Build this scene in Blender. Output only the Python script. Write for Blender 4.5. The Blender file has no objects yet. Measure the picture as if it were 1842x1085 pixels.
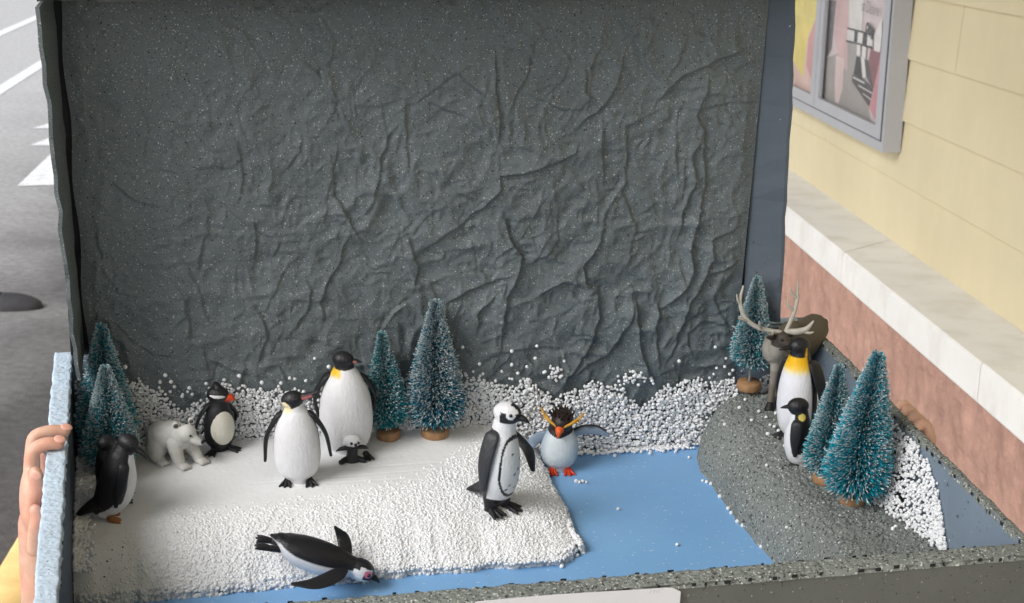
import bpy, math, random
import numpy as np
from mathutils import Matrix, Vector

random.seed(7)
rng = np.random.RandomState(11)
SC = bpy.context.scene
COL = SC.collection

# ------------------------------------------------------------------ camera
cam_d = bpy.data.cameras.new('camera')
cam = bpy.data.objects.new('camera', cam_d)
COL.objects.link(cam)
cam.matrix_world = Matrix(((0.99755096, -0.01543768, -0.06821849, 0.0),
                           (-0.06275237, 0.23321884, -0.97039740, 0.0),
                           (0.03089052, 0.97230173, 0.23167893, 1.5),
                           (0, 0, 0, 1)))
cam_d.sensor_fit = 'HORIZONTAL'
cam_d.sensor_width = 36.0
cam_d.lens = 58.63
cam_d.clip_start = 0.02
cam_d.clip_end = 400.0
cam_d.dof.use_dof = True
cam_d.dof.focus_distance = 1.22
cam_d.dof.aperture_fstop = 30.0
SC.camera = cam

# ------------------------------------------------------------------ world, sun, exposure
SUN_EL, SUN_AZ = math.radians(40), math.radians(-50)      # azimuth from +Y, negative = towards -X (the open road)
SUN_DIR = Vector((math.sin(SUN_AZ + math.pi * 0) * math.cos(SUN_EL), -math.cos(SUN_AZ) * math.cos(SUN_EL), math.sin(SUN_EL)))
world = bpy.data.worlds.new('World')
SC.world = world
world.use_nodes = True
wn, wl = world.node_tree.nodes, world.node_tree.links
bg = wn['Background']
sky = wn.new('ShaderNodeTexSky')
sky.sky_type = 'NISHITA'
sky.sun_disc = False
sky.sun_elevation = SUN_EL
sky.sun_rotation = math.atan2(SUN_DIR.x, SUN_DIR.y)
sky.dust_density = 3.0
hs = wn.new('ShaderNodeHueSaturation')
hs.inputs['Saturation'].default_value = 0.30
wl.new(sky.outputs[0], hs.inputs['Color'])
wl.new(hs.outputs[0], bg.inputs['Color'])
bg.inputs['Strength'].default_value = 0.14
sun_d = bpy.data.lights.new('sun', 'SUN')
sun_d.energy = 0.95
sun_d.angle = math.radians(28)
sun_d.color = (1.0, 0.995, 0.985)
sun = bpy.data.objects.new('sun', sun_d)
COL.objects.link(sun)
sun.rotation_euler = SUN_DIR.to_track_quat('Z', 'Y').to_euler()
SC.view_settings.view_transform = 'Standard'
SC.view_settings.look = 'None'
SC.view_settings.gamma = 1.0
SC.view_settings.use_curve_mapping = False
SC.view_settings.exposure = 0.64

# ------------------------------------------------------------------ helpers
BOX = Matrix(((0.9872, -0.1595, 0.0006, -0.1895),
              (0.1581, 0.9777, -0.1380, 0.9008),
              (0.0214, 0.1363, 0.9904, 0.9945),
              (0, 0, 0, 1)))                              # the held box, tipped a little towards the viewer
BOX_R = BOX.to_3x3().to_quaternion().to_matrix().to_4x4()
BOX = Matrix.Translation(BOX.translation) @ BOX_R
BW, BD, BH = 0.600, 0.379, 0.1056                         # inside width, depth and wall height of the base


def srgb(r, g, b):
    f = lambda c: (c / 255 / 12.92) if c / 255 <= 0.04045 else ((c / 255 + 0.055) / 1.055) ** 2.4
    return (f(r), f(g), f(b))


def nrm(v):
    v = np.asarray(v, float)
    return v / (np.linalg.norm(v) + 1e-12)


def vnoise(P, seed=0):
    """value noise, P (N,3) -> (N,) in -1..1"""
    P = np.asarray(P, float)
    I = np.floor(P).astype(np.int64)
    F = P - I
    F = F * F * (3 - 2 * F)
    out = np.zeros(len(P))
    for dx in (0, 1):
        for dy in (0, 1):
            for dz in (0, 1):
                h = ((I[:, 0] + dx) * 374761393 + (I[:, 1] + dy) * 668265263 + (I[:, 2] + dz) * 2147483647 + seed * 144665) & 0xFFFFFFFF
                h = ((h ^ (h >> 13)) * 1274126177) & 0xFFFFFFFF
                h = (h ^ (h >> 16)) & 0xFFFF
                w = (F[:, 0] if dx else 1 - F[:, 0]) * (F[:, 1] if dy else 1 - F[:, 1]) * (F[:, 2] if dz else 1 - F[:, 2])
                out += w * (h / 32767.5 - 1)
    return out


def fbm(P, octaves=4, seed=0):
    P = np.asarray(P, float)
    a, s, t = 1.0, 0.0, np.zeros(len(P))
    for o in range(octaves):
        t += a * vnoise(P * 2 ** o + 17.3 * o, seed + o)
        s += a
        a *= 0.5
    return t / s


def cr_spline(pts, m):
    """Catmull-Rom through rows of pts (any width), m samples"""
    P = np.asarray(pts, float)
    if len(P) == 2:
        t = np.linspace(0, 1, m)[:, None]
        return P[0] * (1 - t) + P[1] * t
    E = np.vstack([2 * P[0] - P[1], P, 2 * P[-1] - P[-2]])
    out = []
    for u in np.linspace(0, len(P) - 1, m):
        i = min(int(u), len(P) - 2)
        t = u - i
        a, b, c, d = E[i:i + 4]
        out.append(0.5 * (2 * b + (c - a) * t + (2 * a - 5 * b + 4 * c - d) * t * t + (3 * b - a - 3 * c + d) * t ** 3))
    return np.array(out)


class G:
    """collects vertices and faces"""
    def __init__(self):
        self.v, self.f, self.n = [], [], 0

    def add(self, V, F):
        V = np.asarray(V, float)
        self.v.append(V)
        self.f += [tuple(int(i) + self.n for i in f) for f in F]
        self.n += len(V)
        return self

    def box(self, x0, x1, y0, y1, z0, z1, M=None):
        V = np.array([(x, y, z) for z in (z0, z1) for y in (y0, y1) for x in (x0, x1)], float)
        if M is not None:
            V = np.array([M @ Vector(p) for p in V])
        return self.add(V, [(0, 2, 3, 1), (4, 5, 7, 6), (0, 1, 5, 4), (2, 6, 7, 3), (0, 4, 6, 2), (1, 3, 7, 5)])

    def prism(self, poly, axis, a, b):
        """polygon (list of 2D) extruded along axis from a to b"""
        n = len(poly)
        V = []
        for t in (a, b):
            for p in poly:
                q = list(p)
                q.insert(axis, t)
                V.append(q)
        F = [tuple(range(n))[::-1], tuple(range(n, 2 * n))]
        F += [(i, (i + 1) % n, (i + 1) % n + n, i + n) for i in range(n)]
        return self.add(V, F)

    def ell(self, c, r, R=None, seg=16, rings=10):
        c = np.asarray(c, float)
        r = np.ones(3) * np.asarray(r, float)
        V = [(0, 0, 1)]
        for i in range(1, rings):
            a = math.pi * i / rings
            for j in range(seg):
                b = 2 * math.pi * j / seg
                V.append((math.sin(a) * math.cos(b), math.sin(a) * math.sin(b), math.cos(a)))
        V.append((0, 0, -1))
        V = np.array(V) * r
        if R is not None:
            V = V @ np.asarray(R, float).T
        V = V + c
        F = [(0, 1 + j, 1 + (j + 1) % seg) for j in range(seg)]
        for i in range(rings - 2):
            o = 1 + i * seg
            F += [(o + j, o + seg + j, o + seg + (j + 1) % seg, o + (j + 1) % seg) for j in range(seg)]
        o = 1 + (rings - 2) * seg
        F += [(o + j, len(V) - 1, o + (j + 1) % seg) for j in range(seg)]
        return self.add(V, F)

    def tube(self, pts, rad, wdir=(1, 0, 0), seg=12, m=None, cap=True):
        """tube through pts; rad: number or (a, b) per point, a along wdir; rounded ends"""
        pts = np.asarray(pts, float)
        rad = np.array([(r, r) if np.isscalar(r) else r for r in rad], float)
        A = cr_spline(np.hstack([pts, rad]), m or max(2, 4 * (len(pts) - 1) + 1))
        P, Rr = A[:, :3], np.maximum(A[:, 3:], 1e-5)
        T = np.gradient(P, axis=0)
        T /= np.linalg.norm(T, axis=1)[:, None] + 1e-12
        rows = []
        def ring(c, t, a, b):
            w = np.asarray(wdir, float)
            w = w - (w @ t) * t
            if np.linalg.norm(w) < 1e-3:
                w = np.cross(t, (0.3, 0.9, 0.2))
            w = nrm(w)
            n = np.cross(t, w)
            th = np.linspace(0, 2 * math.pi, seg, endpoint=False)
            rows.append(c + np.outer(np.cos(th) * a, w) + np.outer(np.sin(th) * b, n))
        caps = [math.radians(d) for d in (82, 58, 30)]
        if cap:
            k = min(Rr[0])
            for d in caps:
                ring(P[0] - T[0] * k * math.sin(d), T[0], Rr[0][0] * math.cos(d), Rr[0][1] * math.cos(d))
        for c, t, r in zip(P, T, Rr):
            ring(c, t, r[0], r[1])
        if cap:
            k = min(Rr[-1])
            for d in caps[::-1]:
                ring(P[-1] + T[-1] * k * math.sin(d), T[-1], Rr[-1][0] * math.cos(d), Rr[-1][1] * math.cos(d))
        V = np.vstack(rows)
        n = len(rows)
        F = []
        for i in range(n - 1):
            o = i * seg
            F += [(o + j, o + (j + 1) % seg, o + seg + (j + 1) % seg, o + seg + j) for j in range(seg)]
        F.append(tuple(range(seg))[::-1])
        F.append(tuple(range((n - 1) * seg, n * seg)))
        return self.add(V, F)

    def mesh(self, name, smooth=True):
        me = bpy.data.meshes.new(name)
        me.from_pydata(np.vstack(self.v).tolist(), [], self.f)
        me.update()
        if smooth:
            me.polygons.foreach_set('use_smooth', [True] * len(me.polygons))
        return me


def fast_mesh(name, V, tris, smooth=True):
    """big triangle or quad meshes straight from arrays"""
    V = np.asarray(V, np.float32)
    tris = np.asarray(tris, np.int32)
    k = tris.shape[1]
    me = bpy.data.meshes.new(name)
    me.vertices.add(len(V))
    me.vertices.foreach_set('co', V.ravel())
    me.loops.add(tris.size)
    me.loops.foreach_set('vertex_index', tris.ravel())
    me.polygons.add(len(tris))
    me.polygons.foreach_set('loop_start', np.arange(len(tris), dtype=np.int32) * k)
    me.polygons.foreach_set('use_smooth', [smooth] * len(tris))
    me.update(calc_edges=True)
    return me


def grid_faces(nu, nv):
    i, j = np.meshgrid(np.arange(nu - 1), np.arange(nv - 1), indexing='ij')
    a = (i * nv + j).ravel()
    return np.stack([a, a + nv, a + nv + 1, a + 1], 1)


def paint(me, cols):
    a = me.color_attributes.new('Col', 'FLOAT_COLOR', 'POINT')
    c = np.ones((len(me.vertices), 4), np.float32)
    c[:, :3] = cols
    a.data.foreach_set('color', c.ravel())


def coords(me):
    c = np.empty(len(me.vertices) * 3, np.float32)
    me.vertices.foreach_get('co', c)
    return c.reshape(-1, 3).astype(float)


def fuse(g, name, voxel, smooth=3):
    """union of overlapping solids as one continuous skin"""
    ob = bpy.data.objects.new('fuse', g.mesh('fuse'))
    COL.objects.link(ob)
    r = ob.modifiers.new('r', 'REMESH')
    r.mode = 'VOXEL'
    r.voxel_size = voxel
    if smooth:
        s = ob.modifiers.new('s', 'SMOOTH')
        s.iterations = smooth
        s.factor = 0.5
    dg = bpy.context.evaluated_depsgraph_get()
    me = bpy.data.meshes.new_from_object(ob.evaluated_get(dg))
    bpy.data.objects.remove(ob)
    me.name = name
    me.polygons.foreach_set('use_smooth', [True] * len(me.polygons))
    return me


def obj(name, me, mat=None, parent=None, M=None, kind=None, label=None):
    if isinstance(me, G):
        me = me.mesh(name)
    o = bpy.data.objects.new(name, me)
    COL.objects.link(o)
    if mat is not None and len(me.materials) == 0:
        me.materials.append(mat)
    if parent is not None:
        o.parent = parent
    if M is not None:
        if parent is not None:
            o.matrix_local = M
        else:
            o.matrix_world = M
    if kind:
        o['kind'] = kind
    if label:
        o['label'] = label
    return o


def tag(o, label, cat, group=None):
    o['label'] = label
    o['category'] = cat
    if group:
        o['group'] = group
    return o


def thing(name, label, cat, M, group=None):
    o = bpy.data.objects.new(name, None)
    COL.objects.link(o)
    o.empty_display_size = 0.01
    o.matrix_world = M
    return tag(o, label, cat, group)


def at_box(x, y, z, yaw=0.0, lean=(0, 0), s=1.0):
    """a place in the box; yaw in degrees about the box's own vertical, lean = tilt to +x and to +y in degrees"""
    M = BOX @ Matrix.Translation((x, y, z))
    M = M @ Matrix.Rotation(math.radians(lean[0]), 4, 'Y') @ Matrix.Rotation(-math.radians(lean[1]), 4, 'X')
    return M @ Matrix.Rotation(math.radians(yaw), 4, 'Z') @ Matrix.Scale(s, 4)


# ------------------------------------------------------------------ materials
def nodes_of(name):
    m = bpy.data.materials.new(name)
    m.use_nodes = True
    nt = m.node_tree
    return m, nt, nt.nodes, nt.links, nt.nodes['Principled BSDF']


def noise_node(nt, scale, detail=4, rough=0.6, coord='Object'):
    tc = nt.nodes.new('ShaderNodeTexCoord')
    n = nt.nodes.new('ShaderNodeTexNoise')
    n.inputs['Scale'].default_value = scale
    n.inputs['Detail'].default_value = detail
    n.inputs['Roughness'].default_value = rough
    nt.links.new(tc.outputs[coord], n.inputs['Vector'])
    return n


def ramp(nt, src, stops):
    r = nt.nodes.new('ShaderNodeValToRGB')
    e = r.color_ramp.elements
    while len(e) < len(stops):
        e.new(0.5)
    for k, (p, c) in zip(e, stops):
        k.position = p
        k.color = (*c, 1) if len(c) == 3 else c
    nt.links.new(src, r.inputs[0])
    return r


def mix(nt, fac, a, b, mode='MIX'):
    m = nt.nodes.new('ShaderNodeMix')
    m.data_type = 'RGBA'
    m.blend_type = mode
    for s, v in ((m.inputs[0], fac), (m.inputs[6], a), (m.inputs[7], b)):
        if hasattr(v, 'is_output'):
            nt.links.new(v, s)
        elif isinstance(v, (tuple, list)):
            s.default_value = (*v, 1)
        else:
            s.default_value = v
    return m.outputs[2]


def bump(nt, bsdf, src, strength, dist):
    b = nt.nodes.new('ShaderNodeBump')
    b.inputs['Strength'].default_value = strength
    b.inputs['Distance'].default_value = dist
    nt.links.new(src, b.inputs['Height'])
    nt.links.new(b.outputs[0], bsdf.inputs['Normal'])
    return b


def plain(name, col, rough=0.6, var=0.12, scale=30.0, bump_d=0.0, bump_s=0.4, bump_scale=None, spec=0.3):
    m, nt, N, L, b = nodes_of(name)
    n = noise_node(nt, scale, 5)
    lo = tuple(c * (1 - var) for c in col)
    hi = tuple(min(1, c * (1 + var)) for c in col)
    r = ramp(nt, n.outputs[0], [(0.3, lo), (0.7, hi)])
    L.new(r.outputs[0], b.inputs['Base Color'])
    b.inputs['Roughness'].default_value = rough
    b.inputs['Specular IOR Level'].default_value = spec
    if bump_d:
        n2 = noise_node(nt, bump_scale or scale * 3, 3)
        bump(nt, b, n2.outputs[0], bump_s, bump_d)
    return m


def speckled(name, base, light, dark, scale, p_light=0.72, p_dark=0.27, rough=0.75, bump_d=0.0004, var=0.15, spec=0.25, gscale=9.0):
    """painted foam sheet: soft mottling, pale flecks of glitter and small dark pits"""
    m, nt, N, L, b = nodes_of(name)
    big = noise_node(nt, gscale, 4)
    r0 = ramp(nt, big.outputs[0], [(0.3, tuple(c * (1 - var) for c in base)), (0.72, tuple(c * (1 + var) for c in base))])
    f1 = noise_node(nt, scale, 1.5, 0.5)
    fl = ramp(nt, f1.outputs[0], [(p_light, (0, 0, 0)), (p_light + 0.05, (1, 1, 1))])
    f2 = noise_node(nt, scale * 0.83, 1.5, 0.5)
    mp = N.new('ShaderNodeMapping')
    mp.inputs['Location'].default_value = (3.1, 7.7, 1.3)
    tc = N.new('ShaderNodeTexCoord')
    L.new(tc.outputs['Object'], mp.inputs[0])
    L.new(mp.outputs[0], f2.inputs['Vector'])
    fd = ramp(nt, f2.outputs[0], [(p_dark, (1, 1, 1)), (p_dark + 0.06, (0, 0, 0))])
    c = mix(nt, fd.outputs[0], r0.outputs[0], dark)
    c = mix(nt, fl.outputs[0], c, light)
    L.new(c, b.inputs['Base Color'])
    b.inputs['Roughness'].default_value = rough
    b.inputs['Specular IOR Level'].default_value = spec
    n2 = noise_node(nt, scale * 0.7, 3)
    bump(nt, b, n2.outputs[0], 0.6, bump_d)
    return m


def painted(name, rough=0.45, var=0.10, bump_d=0.0):
    """toy paint: colour comes from where the brush put it (colour attribute)"""
    m, nt, N, L, b = nodes_of(name)
    at = N.new('ShaderNodeAttribute')
    at.attribute_name = 'Col'
    n = noise_node(nt, 9, 5)
    r = ramp(nt, n.outputs[0], [(0.3, (1 - var,) * 3), (0.7, (1, 1, 1))])
    c = mix(nt, 1.0, at.outputs['Color'], r.outputs[0], 'MULTIPLY')
    L.new(c, b.inputs['Base Color'])
    b.inputs['Roughness'].default_value = rough
    b.inputs['Specular IOR Level'].default_value = 0.4
    n2 = noise_node(nt, 1.0, 3)
    mp = N.new('ShaderNodeMapping')
    mp.inputs['Scale'].default_value = (46, 46, 17)
    tc = N.new('ShaderNodeTexCoord')
    L.new(tc.outputs['Object'], mp.inputs[0])
    L.new(mp.outputs[0], n2.inputs['Vector'])
    bump(nt, b, n2.outputs[0], 0.16, bump_d or 0.012)
    return m


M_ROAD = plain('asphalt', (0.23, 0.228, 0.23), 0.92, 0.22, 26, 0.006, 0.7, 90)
_nt = M_ROAD.node_tree                                        # gutter dirt and overhang shade painted in beside kerb, paler worn lane beyond
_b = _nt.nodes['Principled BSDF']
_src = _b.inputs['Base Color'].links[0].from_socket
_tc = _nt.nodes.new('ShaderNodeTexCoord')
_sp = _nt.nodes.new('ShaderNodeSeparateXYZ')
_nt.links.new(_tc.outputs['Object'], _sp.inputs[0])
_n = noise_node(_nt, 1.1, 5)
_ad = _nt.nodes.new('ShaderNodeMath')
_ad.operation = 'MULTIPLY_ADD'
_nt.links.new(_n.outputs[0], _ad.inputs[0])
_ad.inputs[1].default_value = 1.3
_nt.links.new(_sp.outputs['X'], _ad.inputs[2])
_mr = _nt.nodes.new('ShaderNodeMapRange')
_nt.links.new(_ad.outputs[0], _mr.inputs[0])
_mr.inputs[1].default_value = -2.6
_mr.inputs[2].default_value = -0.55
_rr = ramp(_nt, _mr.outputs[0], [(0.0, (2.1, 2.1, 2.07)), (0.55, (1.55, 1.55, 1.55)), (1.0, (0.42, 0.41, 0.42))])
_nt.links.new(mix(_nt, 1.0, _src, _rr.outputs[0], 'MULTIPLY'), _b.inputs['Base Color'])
M_WALK = plain('concrete', (0.36, 0.35, 0.33), 0.85, 0.1, 3, 0.002, 0.4, 80)
M_KERB = plain('yellow_paint', srgb(224, 190, 128), 0.7, 0.14, 14, 0.002, 0.5, 90)
M_LINE = plain('road_paint', (0.78, 0.79, 0.80), 0.8, 0.22, 14)
M_RUBBER = plain('rubber', (0.045, 0.045, 0.05), 0.75, 0.3, 12, 0.003, 0.4, 60)
M_SIDING = plain('siding_paint', srgb(217, 205, 171), 0.75, 0.06, 2.3, 0.0007, 0.3, 140)
M_CAP = plain('cap_stone', srgb(234, 233, 230), 0.7, 0.06, 4, 0.0008, 0.3, 80)
M_STUCCO = plain('stucco', srgb(184, 146, 131), 0.9, 0.12, 22, 0.009, 0.8, 55)


def weather(m, sx, sz, lo, p=0.42):
    """rain streaks and grime: stains with a shape of their own, long in z"""
    nt = m.node_tree
    b = nt.nodes['Principled BSDF']
    src = b.inputs['Base Color'].links[0].from_socket
    n = noise_node(nt, 1.0, 6, 0.65)
    mp = nt.nodes.new('ShaderNodeMapping')
    mp.inputs['Scale'].default_value = (sx, sx, sz)
    tc = nt.nodes.new('ShaderNodeTexCoord')
    nt.links.new(tc.outputs['Object'], mp.inputs[0])
    nt.links.new(mp.outputs[0], n.inputs['Vector'])
    r = ramp(nt, n.outputs[0], [(p - .12, lo), (p + .10, (1, 1, 1))])
    nt.links.new(mix(nt, 1.0, src, r.outputs[0], 'MULTIPLY'), b.inputs['Base Color'])


weather(M_SIDING, 2.2, 1.1, (0.955, 0.945, 0.925))
weather(M_CAP, 9, 5, (0.86, 0.84, 0.80))
weather(M_STUCCO, 12, 5, (0.78, 0.77, 0.77), .46)
M_SOFFIT = plain('soffit', (0.45, 0.43, 0.38), 0.9, 0.08, 2)
M_CASE = plain('case_metal', srgb(176, 178, 184), 0.45, 0.05, 6, spec=0.5)
M_CASE_SIDE = M_CASE
M_GASKET = plain('gasket', (0.03, 0.03, 0.035), 0.6, 0.2, 20)
M_BLACK = plain('black_card', (0.018, 0.018, 0.02), 0.7, 0.3, 60)


CREASES=[[(0.183,0.369),(0.19,0.351),(0.192,0.334),(0.196,0.32),(0.207,0.305),(0.212,0.287),(0.219,0.269),(0.223,0.251)],
[(0.177,0.335),(0.187,0.327),(0.196,0.319)],
[(0.257,0.302),(0.256,0.288),(0.257,0.271),(0.258,0.25)],
[(0.252,0.289),(0.243,0.275),(0.236,0.262),(0.236,0.248),(0.231,0.229),(0.221,0.213)],
[(0.286,0.336),(0.302,0.319),(0.316,0.306),(0.322,0.293),(0.326,0.273)],
[(0.323,0.341),(0.324,0.31),(0.329,0.293),(0.329,0.27)],
[(0.342,0.297),(0.343,0.279),(0.341,0.273),(0.353,0.263),(0.375,0.255)],
[(0.375,0.253),(0.35,0.245),(0.33,0.243),(0.329,0.232),(0.318,0.219),(0.302,0.207)],
[(0.302,0.378),(0.321,0.367),(0.342,0.356),(0.35,0.344),(0.359,0.329)],
[(0.268,0.31),(0.284,0.3),(0.303,0.292),(0.316,0.28)],
[(0.282,0.254),(0.285,0.241),(0.295,0.233),(0.312,0.224)],
[(0.175,0.281),(0.174,0.267),(0.162,0.253)],
[(0.201,0.25),(0.202,0.233),(0.214,0.212)],
[(0.42,0.372),(0.436,0.352),(0.445,0.329),(0.457,0.318)],
[(0.529,0.342),(0.498,0.332),(0.472,0.321),(0.462,0.314),(0.455,0.301)],
[(0.426,0.343),(0.425,0.329),(0.418,0.311),(0.408,0.293),(0.391,0.28)],
[(0.396,0.329),(0.396,0.309),(0.406,0.302)],
[(0.412,0.291),(0.416,0.238)],
[(0.396,0.272),(0.392,0.261),(0.376,0.252),(0.354,0.245),(0.331,0.242)],
[(0.496,0.322),(0.497,0.308),(0.49,0.291),(0.497,0.278),(0.499,0.251),(0.499,0.212),(0.495,0.177)],
[(0.494,0.27),(0.488,0.255),(0.491,0.232),(0.483,0.213),(0.481,0.189)],
[(0.448,0.29),(0.431,0.282),(0.433,0.253),(0.433,0.234)],
[(0.408,0.24),(0.417,0.221)],
[(0.387,0.241),(0.417,0.222)],
[(0.428,0.23),(0.438,0.212),(0.444,0.194)],
[(0.477,0.354),(0.464,0.325)],
[(0.105,0.223),(0.104,0.205),(0.096,0.187),(0.095,0.168)],
[(0.07,0.214),(0.077,0.197)],
[(0.087,0.176),(0.098,0.154),(0.103,0.137),(0.108,0.129)],
[(0.074,0.171),(0.087,0.152),(0.09,0.131),(0.089,0.114)],
[(0.14,0.214),(0.14,0.181)],
[(0.158,0.197),(0.152,0.182)],
[(0.203,0.231),(0.215,0.209),(0.222,0.19)],
[(0.215,0.204),(0.206,0.179),(0.193,0.158),(0.19,0.145),(0.191,0.125)],
[(0.177,0.168),(0.181,0.146),(0.178,0.137),(0.168,0.122)],
[(0.099,0.111),(0.101,0.095)],
[(0.111,0.163),(0.133,0.16)],
[(0.174,0.207),(0.191,0.219)],
[(0.319,0.215),(0.294,0.201),(0.27,0.184)],
[(0.333,0.211),(0.342,0.188),(0.352,0.176),(0.351,0.163),(0.339,0.141),(0.337,0.121),(0.338,0.099)],
[(0.381,0.21),(0.38,0.19),(0.372,0.177),(0.356,0.167)],
[(0.419,0.202),(0.415,0.182),(0.404,0.167),(0.407,0.152),(0.417,0.146),(0.419,0.121),(0.414,0.096),(0.39,0.064),(0.382,0.056)],
[(0.367,0.144),(0.386,0.154),(0.407,0.15)],
[(0.498,0.206),(0.493,0.184),(0.495,0.162),(0.491,0.147),(0.475,0.128)],
[(0.527,0.193),(0.511,0.185),(0.513,0.168),(0.503,0.148),(0.494,0.128),(0.489,0.103),(0.482,0.082)],
[(0.448,0.14),(0.451,0.115),(0.46,0.08),(0.468,0.063)],
[(0.444,0.145),(0.447,0.131),(0.443,0.109),(0.431,0.092)],
[(0.468,0.132),(0.468,0.108),(0.474,0.079)],
[(0.331,0.143),(0.316,0.129),(0.318,0.112)],
[(0.305,0.166),(0.327,0.155),(0.306,0.148),(0.29,0.138)],
[(0.336,0.097),(0.372,0.099)],
[(0.537,0.165),(0.515,0.156),(0.504,0.149)],
[(0.307,0.083),(0.338,0.097)],
[(0.533,0.11),(0.506,0.113),(0.496,0.103)],
[(0.394,0.073),(0.39,0.058),(0.384,0.043)],
[(0.439,0.105),(0.427,0.086),(0.413,0.079)],
[(0.258,0.199),(0.268,0.175),(0.266,0.152)],
[(0.241,0.12),(0.248,0.134),(0.261,0.14)],
[(0.059,0.309),(0.065,0.288),(0.062,0.258)],
[(0.036,0.246),(0.052,0.232),(0.072,0.225)],
[(0.126,0.278),(0.131,0.252),(0.127,0.23)],
[(0.141,0.139),(0.149,0.12),(0.144,0.096)]]


M_PAPER = speckled('crumpled_painted_paper', srgb(99, 107, 110), (0.46, 0.48, 0.47), (0.025, 0.025, 0.025), 820, 0.660, 0.295, 0.62, 0.0004, 0.12, 0.35, 7)
M_FLANGE = speckled('lid_side_paint', srgb(94, 103, 113), (0.4, 0.43, 0.45), (0.02, 0.02, 0.025), 240, 0.76, 0.2, 0.7, 0.0003, 0.12)
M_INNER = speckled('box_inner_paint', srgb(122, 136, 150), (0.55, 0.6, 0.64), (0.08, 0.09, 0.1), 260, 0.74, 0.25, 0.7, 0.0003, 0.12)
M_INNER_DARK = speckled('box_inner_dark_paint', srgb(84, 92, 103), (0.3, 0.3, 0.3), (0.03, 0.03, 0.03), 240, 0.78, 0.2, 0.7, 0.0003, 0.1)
M_OUTER = speckled('box_outer_paint', srgb(102, 103, 99), (0.45, 0.45, 0.42), (0.03, 0.03, 0.03), 480, 0.72, 0.27, 0.7, 0.0004, 0.15)
M_RIM = speckled('granular_rim_paint', srgb(126, 131, 126), (0.58, 0.59, 0.55), (0.06, 0.06, 0.06), 560, 0.62, 0.36, 0.85, 0.0008, 0.2)
M_RIM_PALE = speckled('pale_blue_rim_paint', srgb(186, 202, 216), (0.8, 0.83, 0.86), (0.22, 0.25, 0.28), 620, 0.72, 0.28, 0.85, 0.0007, 0.08)
M_HILL = speckled('granular_grey_paint', srgb(124, 129, 126), (0.5, 0.51, 0.49), (0.05, 0.05, 0.05), 560, 0.63, 0.345, 0.9, 0.0009, 0.14)
M_FOAM = plain('white_foam', (0.78, 0.79, 0.80), 0.7, 0.03, 20, 0.0004, 0.5, 380)
M_BEAD = plain('foam_bead', (0.80, 0.81, 0.825), 0.6, 0.05, 300)
M_BLUE, nt, N, L, b = nodes_of('blue_plastic')
n = noise_node(nt, 6, 3)
r = ramp(nt, n.outputs[0], [(0.3, srgb(124, 172, 220)), (0.7, srgb(132, 180, 226))])
f = noise_node(nt, 420, 0.5)
fr = ramp(nt, f.outputs[0], [(0.735, (0, 0, 0)), (0.79, (1, 1, 1))])
L.new(mix(nt, fr.outputs[0], r.outputs[0], (0.55, 0.66, 0.75)), b.inputs['Base Color'])
rg = ramp(nt, noise_node(nt, 40, 5).outputs[0], [(0.35, (0.30,) * 3), (0.7, (0.52,) * 3)])
L.new(rg.outputs[0], b.inputs['Roughness'])
b.inputs['Specular IOR Level'].default_value = 0.45
M_CARD = plain('white_card', (0.74, 0.74, 0.77), 0.7, 0.03, 20)

# ================================================================== the street and the building
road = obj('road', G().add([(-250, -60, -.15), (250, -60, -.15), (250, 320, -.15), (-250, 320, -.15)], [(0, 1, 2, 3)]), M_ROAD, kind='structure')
walk = obj('pavement', G().box(-0.76, 1.6, -8, 60, -.149, 0.0), M_WALK, kind='structure')
kg = G().prism([(-0.912, -.146), (-0.9, -0.012), (-0.888, 0.001), (-0.762, 0.001), (-0.762, -.146)], 1, -8, 60)
kerb = obj('kerb', kg, M_KERB, kind='structure')


def marking(poly, name='road_line'):
    n = len(poly)
    return obj(name, G().add([(x, y, -.146) for x, y in poly], [tuple(range(n))]), M_LINE, kind='structure')


marking([(-2.172, 9.54), (-1.1, 9.86), (-2.262, 11.35)], 'road_triangle')
marking([(-2.44, 11.12), (-1.4, 11.3), (-2.36, 11.72)], 'road_triangle')
marking([(-2.60, 11.95), (-1.6, 12.0), (-2.52, 12.32)], 'road_triangle')
for (x0, y0, x1, y1, w) in ((-4.18, 10, -6.4, 50, .13), (-3.15, 9.6, -4.9, 40, .125)):
    marking([(x0, y0), (x0 + w, y0), (x1 + w, y1), (x1, y1)])

stop = thing('wheel_stop', 'black rubber wheel stop with tapered end lying on the grey road', 'wheel stop', Matrix.Translation((-1.60, 6.68, -.15)))
prof = [(math.cos(a) * 0.085, max(0.0, math.sin(a)) ** 0.8 * 0.058) for a in np.linspace(0, math.pi, 15)]
obj('body', G().prism(prof, 0, -1.7, -0.004), M_RUBBER, stop)
V, F = [], []
for i in range(13):
    t = i / 12
    k = math.sqrt(max(0.0, 1 - t ** 2.2))
    for (y, z) in prof:
        V.append((0.002 + 0.165 * t, y * k, z * k))
F = grid_faces(13, 15).tolist() + [tuple(range(15))]
obj('end_cap', G().add(V, F), M_RUBBER, stop)

WX = 1.298
bld = thing('shop_building', 'cream clapboard shop front with white stone ledge over a pink stucco base', 'building', Matrix.Translation((WX, 4, 0)))
bI = Matrix.Translation((-WX, -4, 0))


def in_bld(name, g, mat, **k):
    return obj(name, g, mat, bld, bI, **k)


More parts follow.
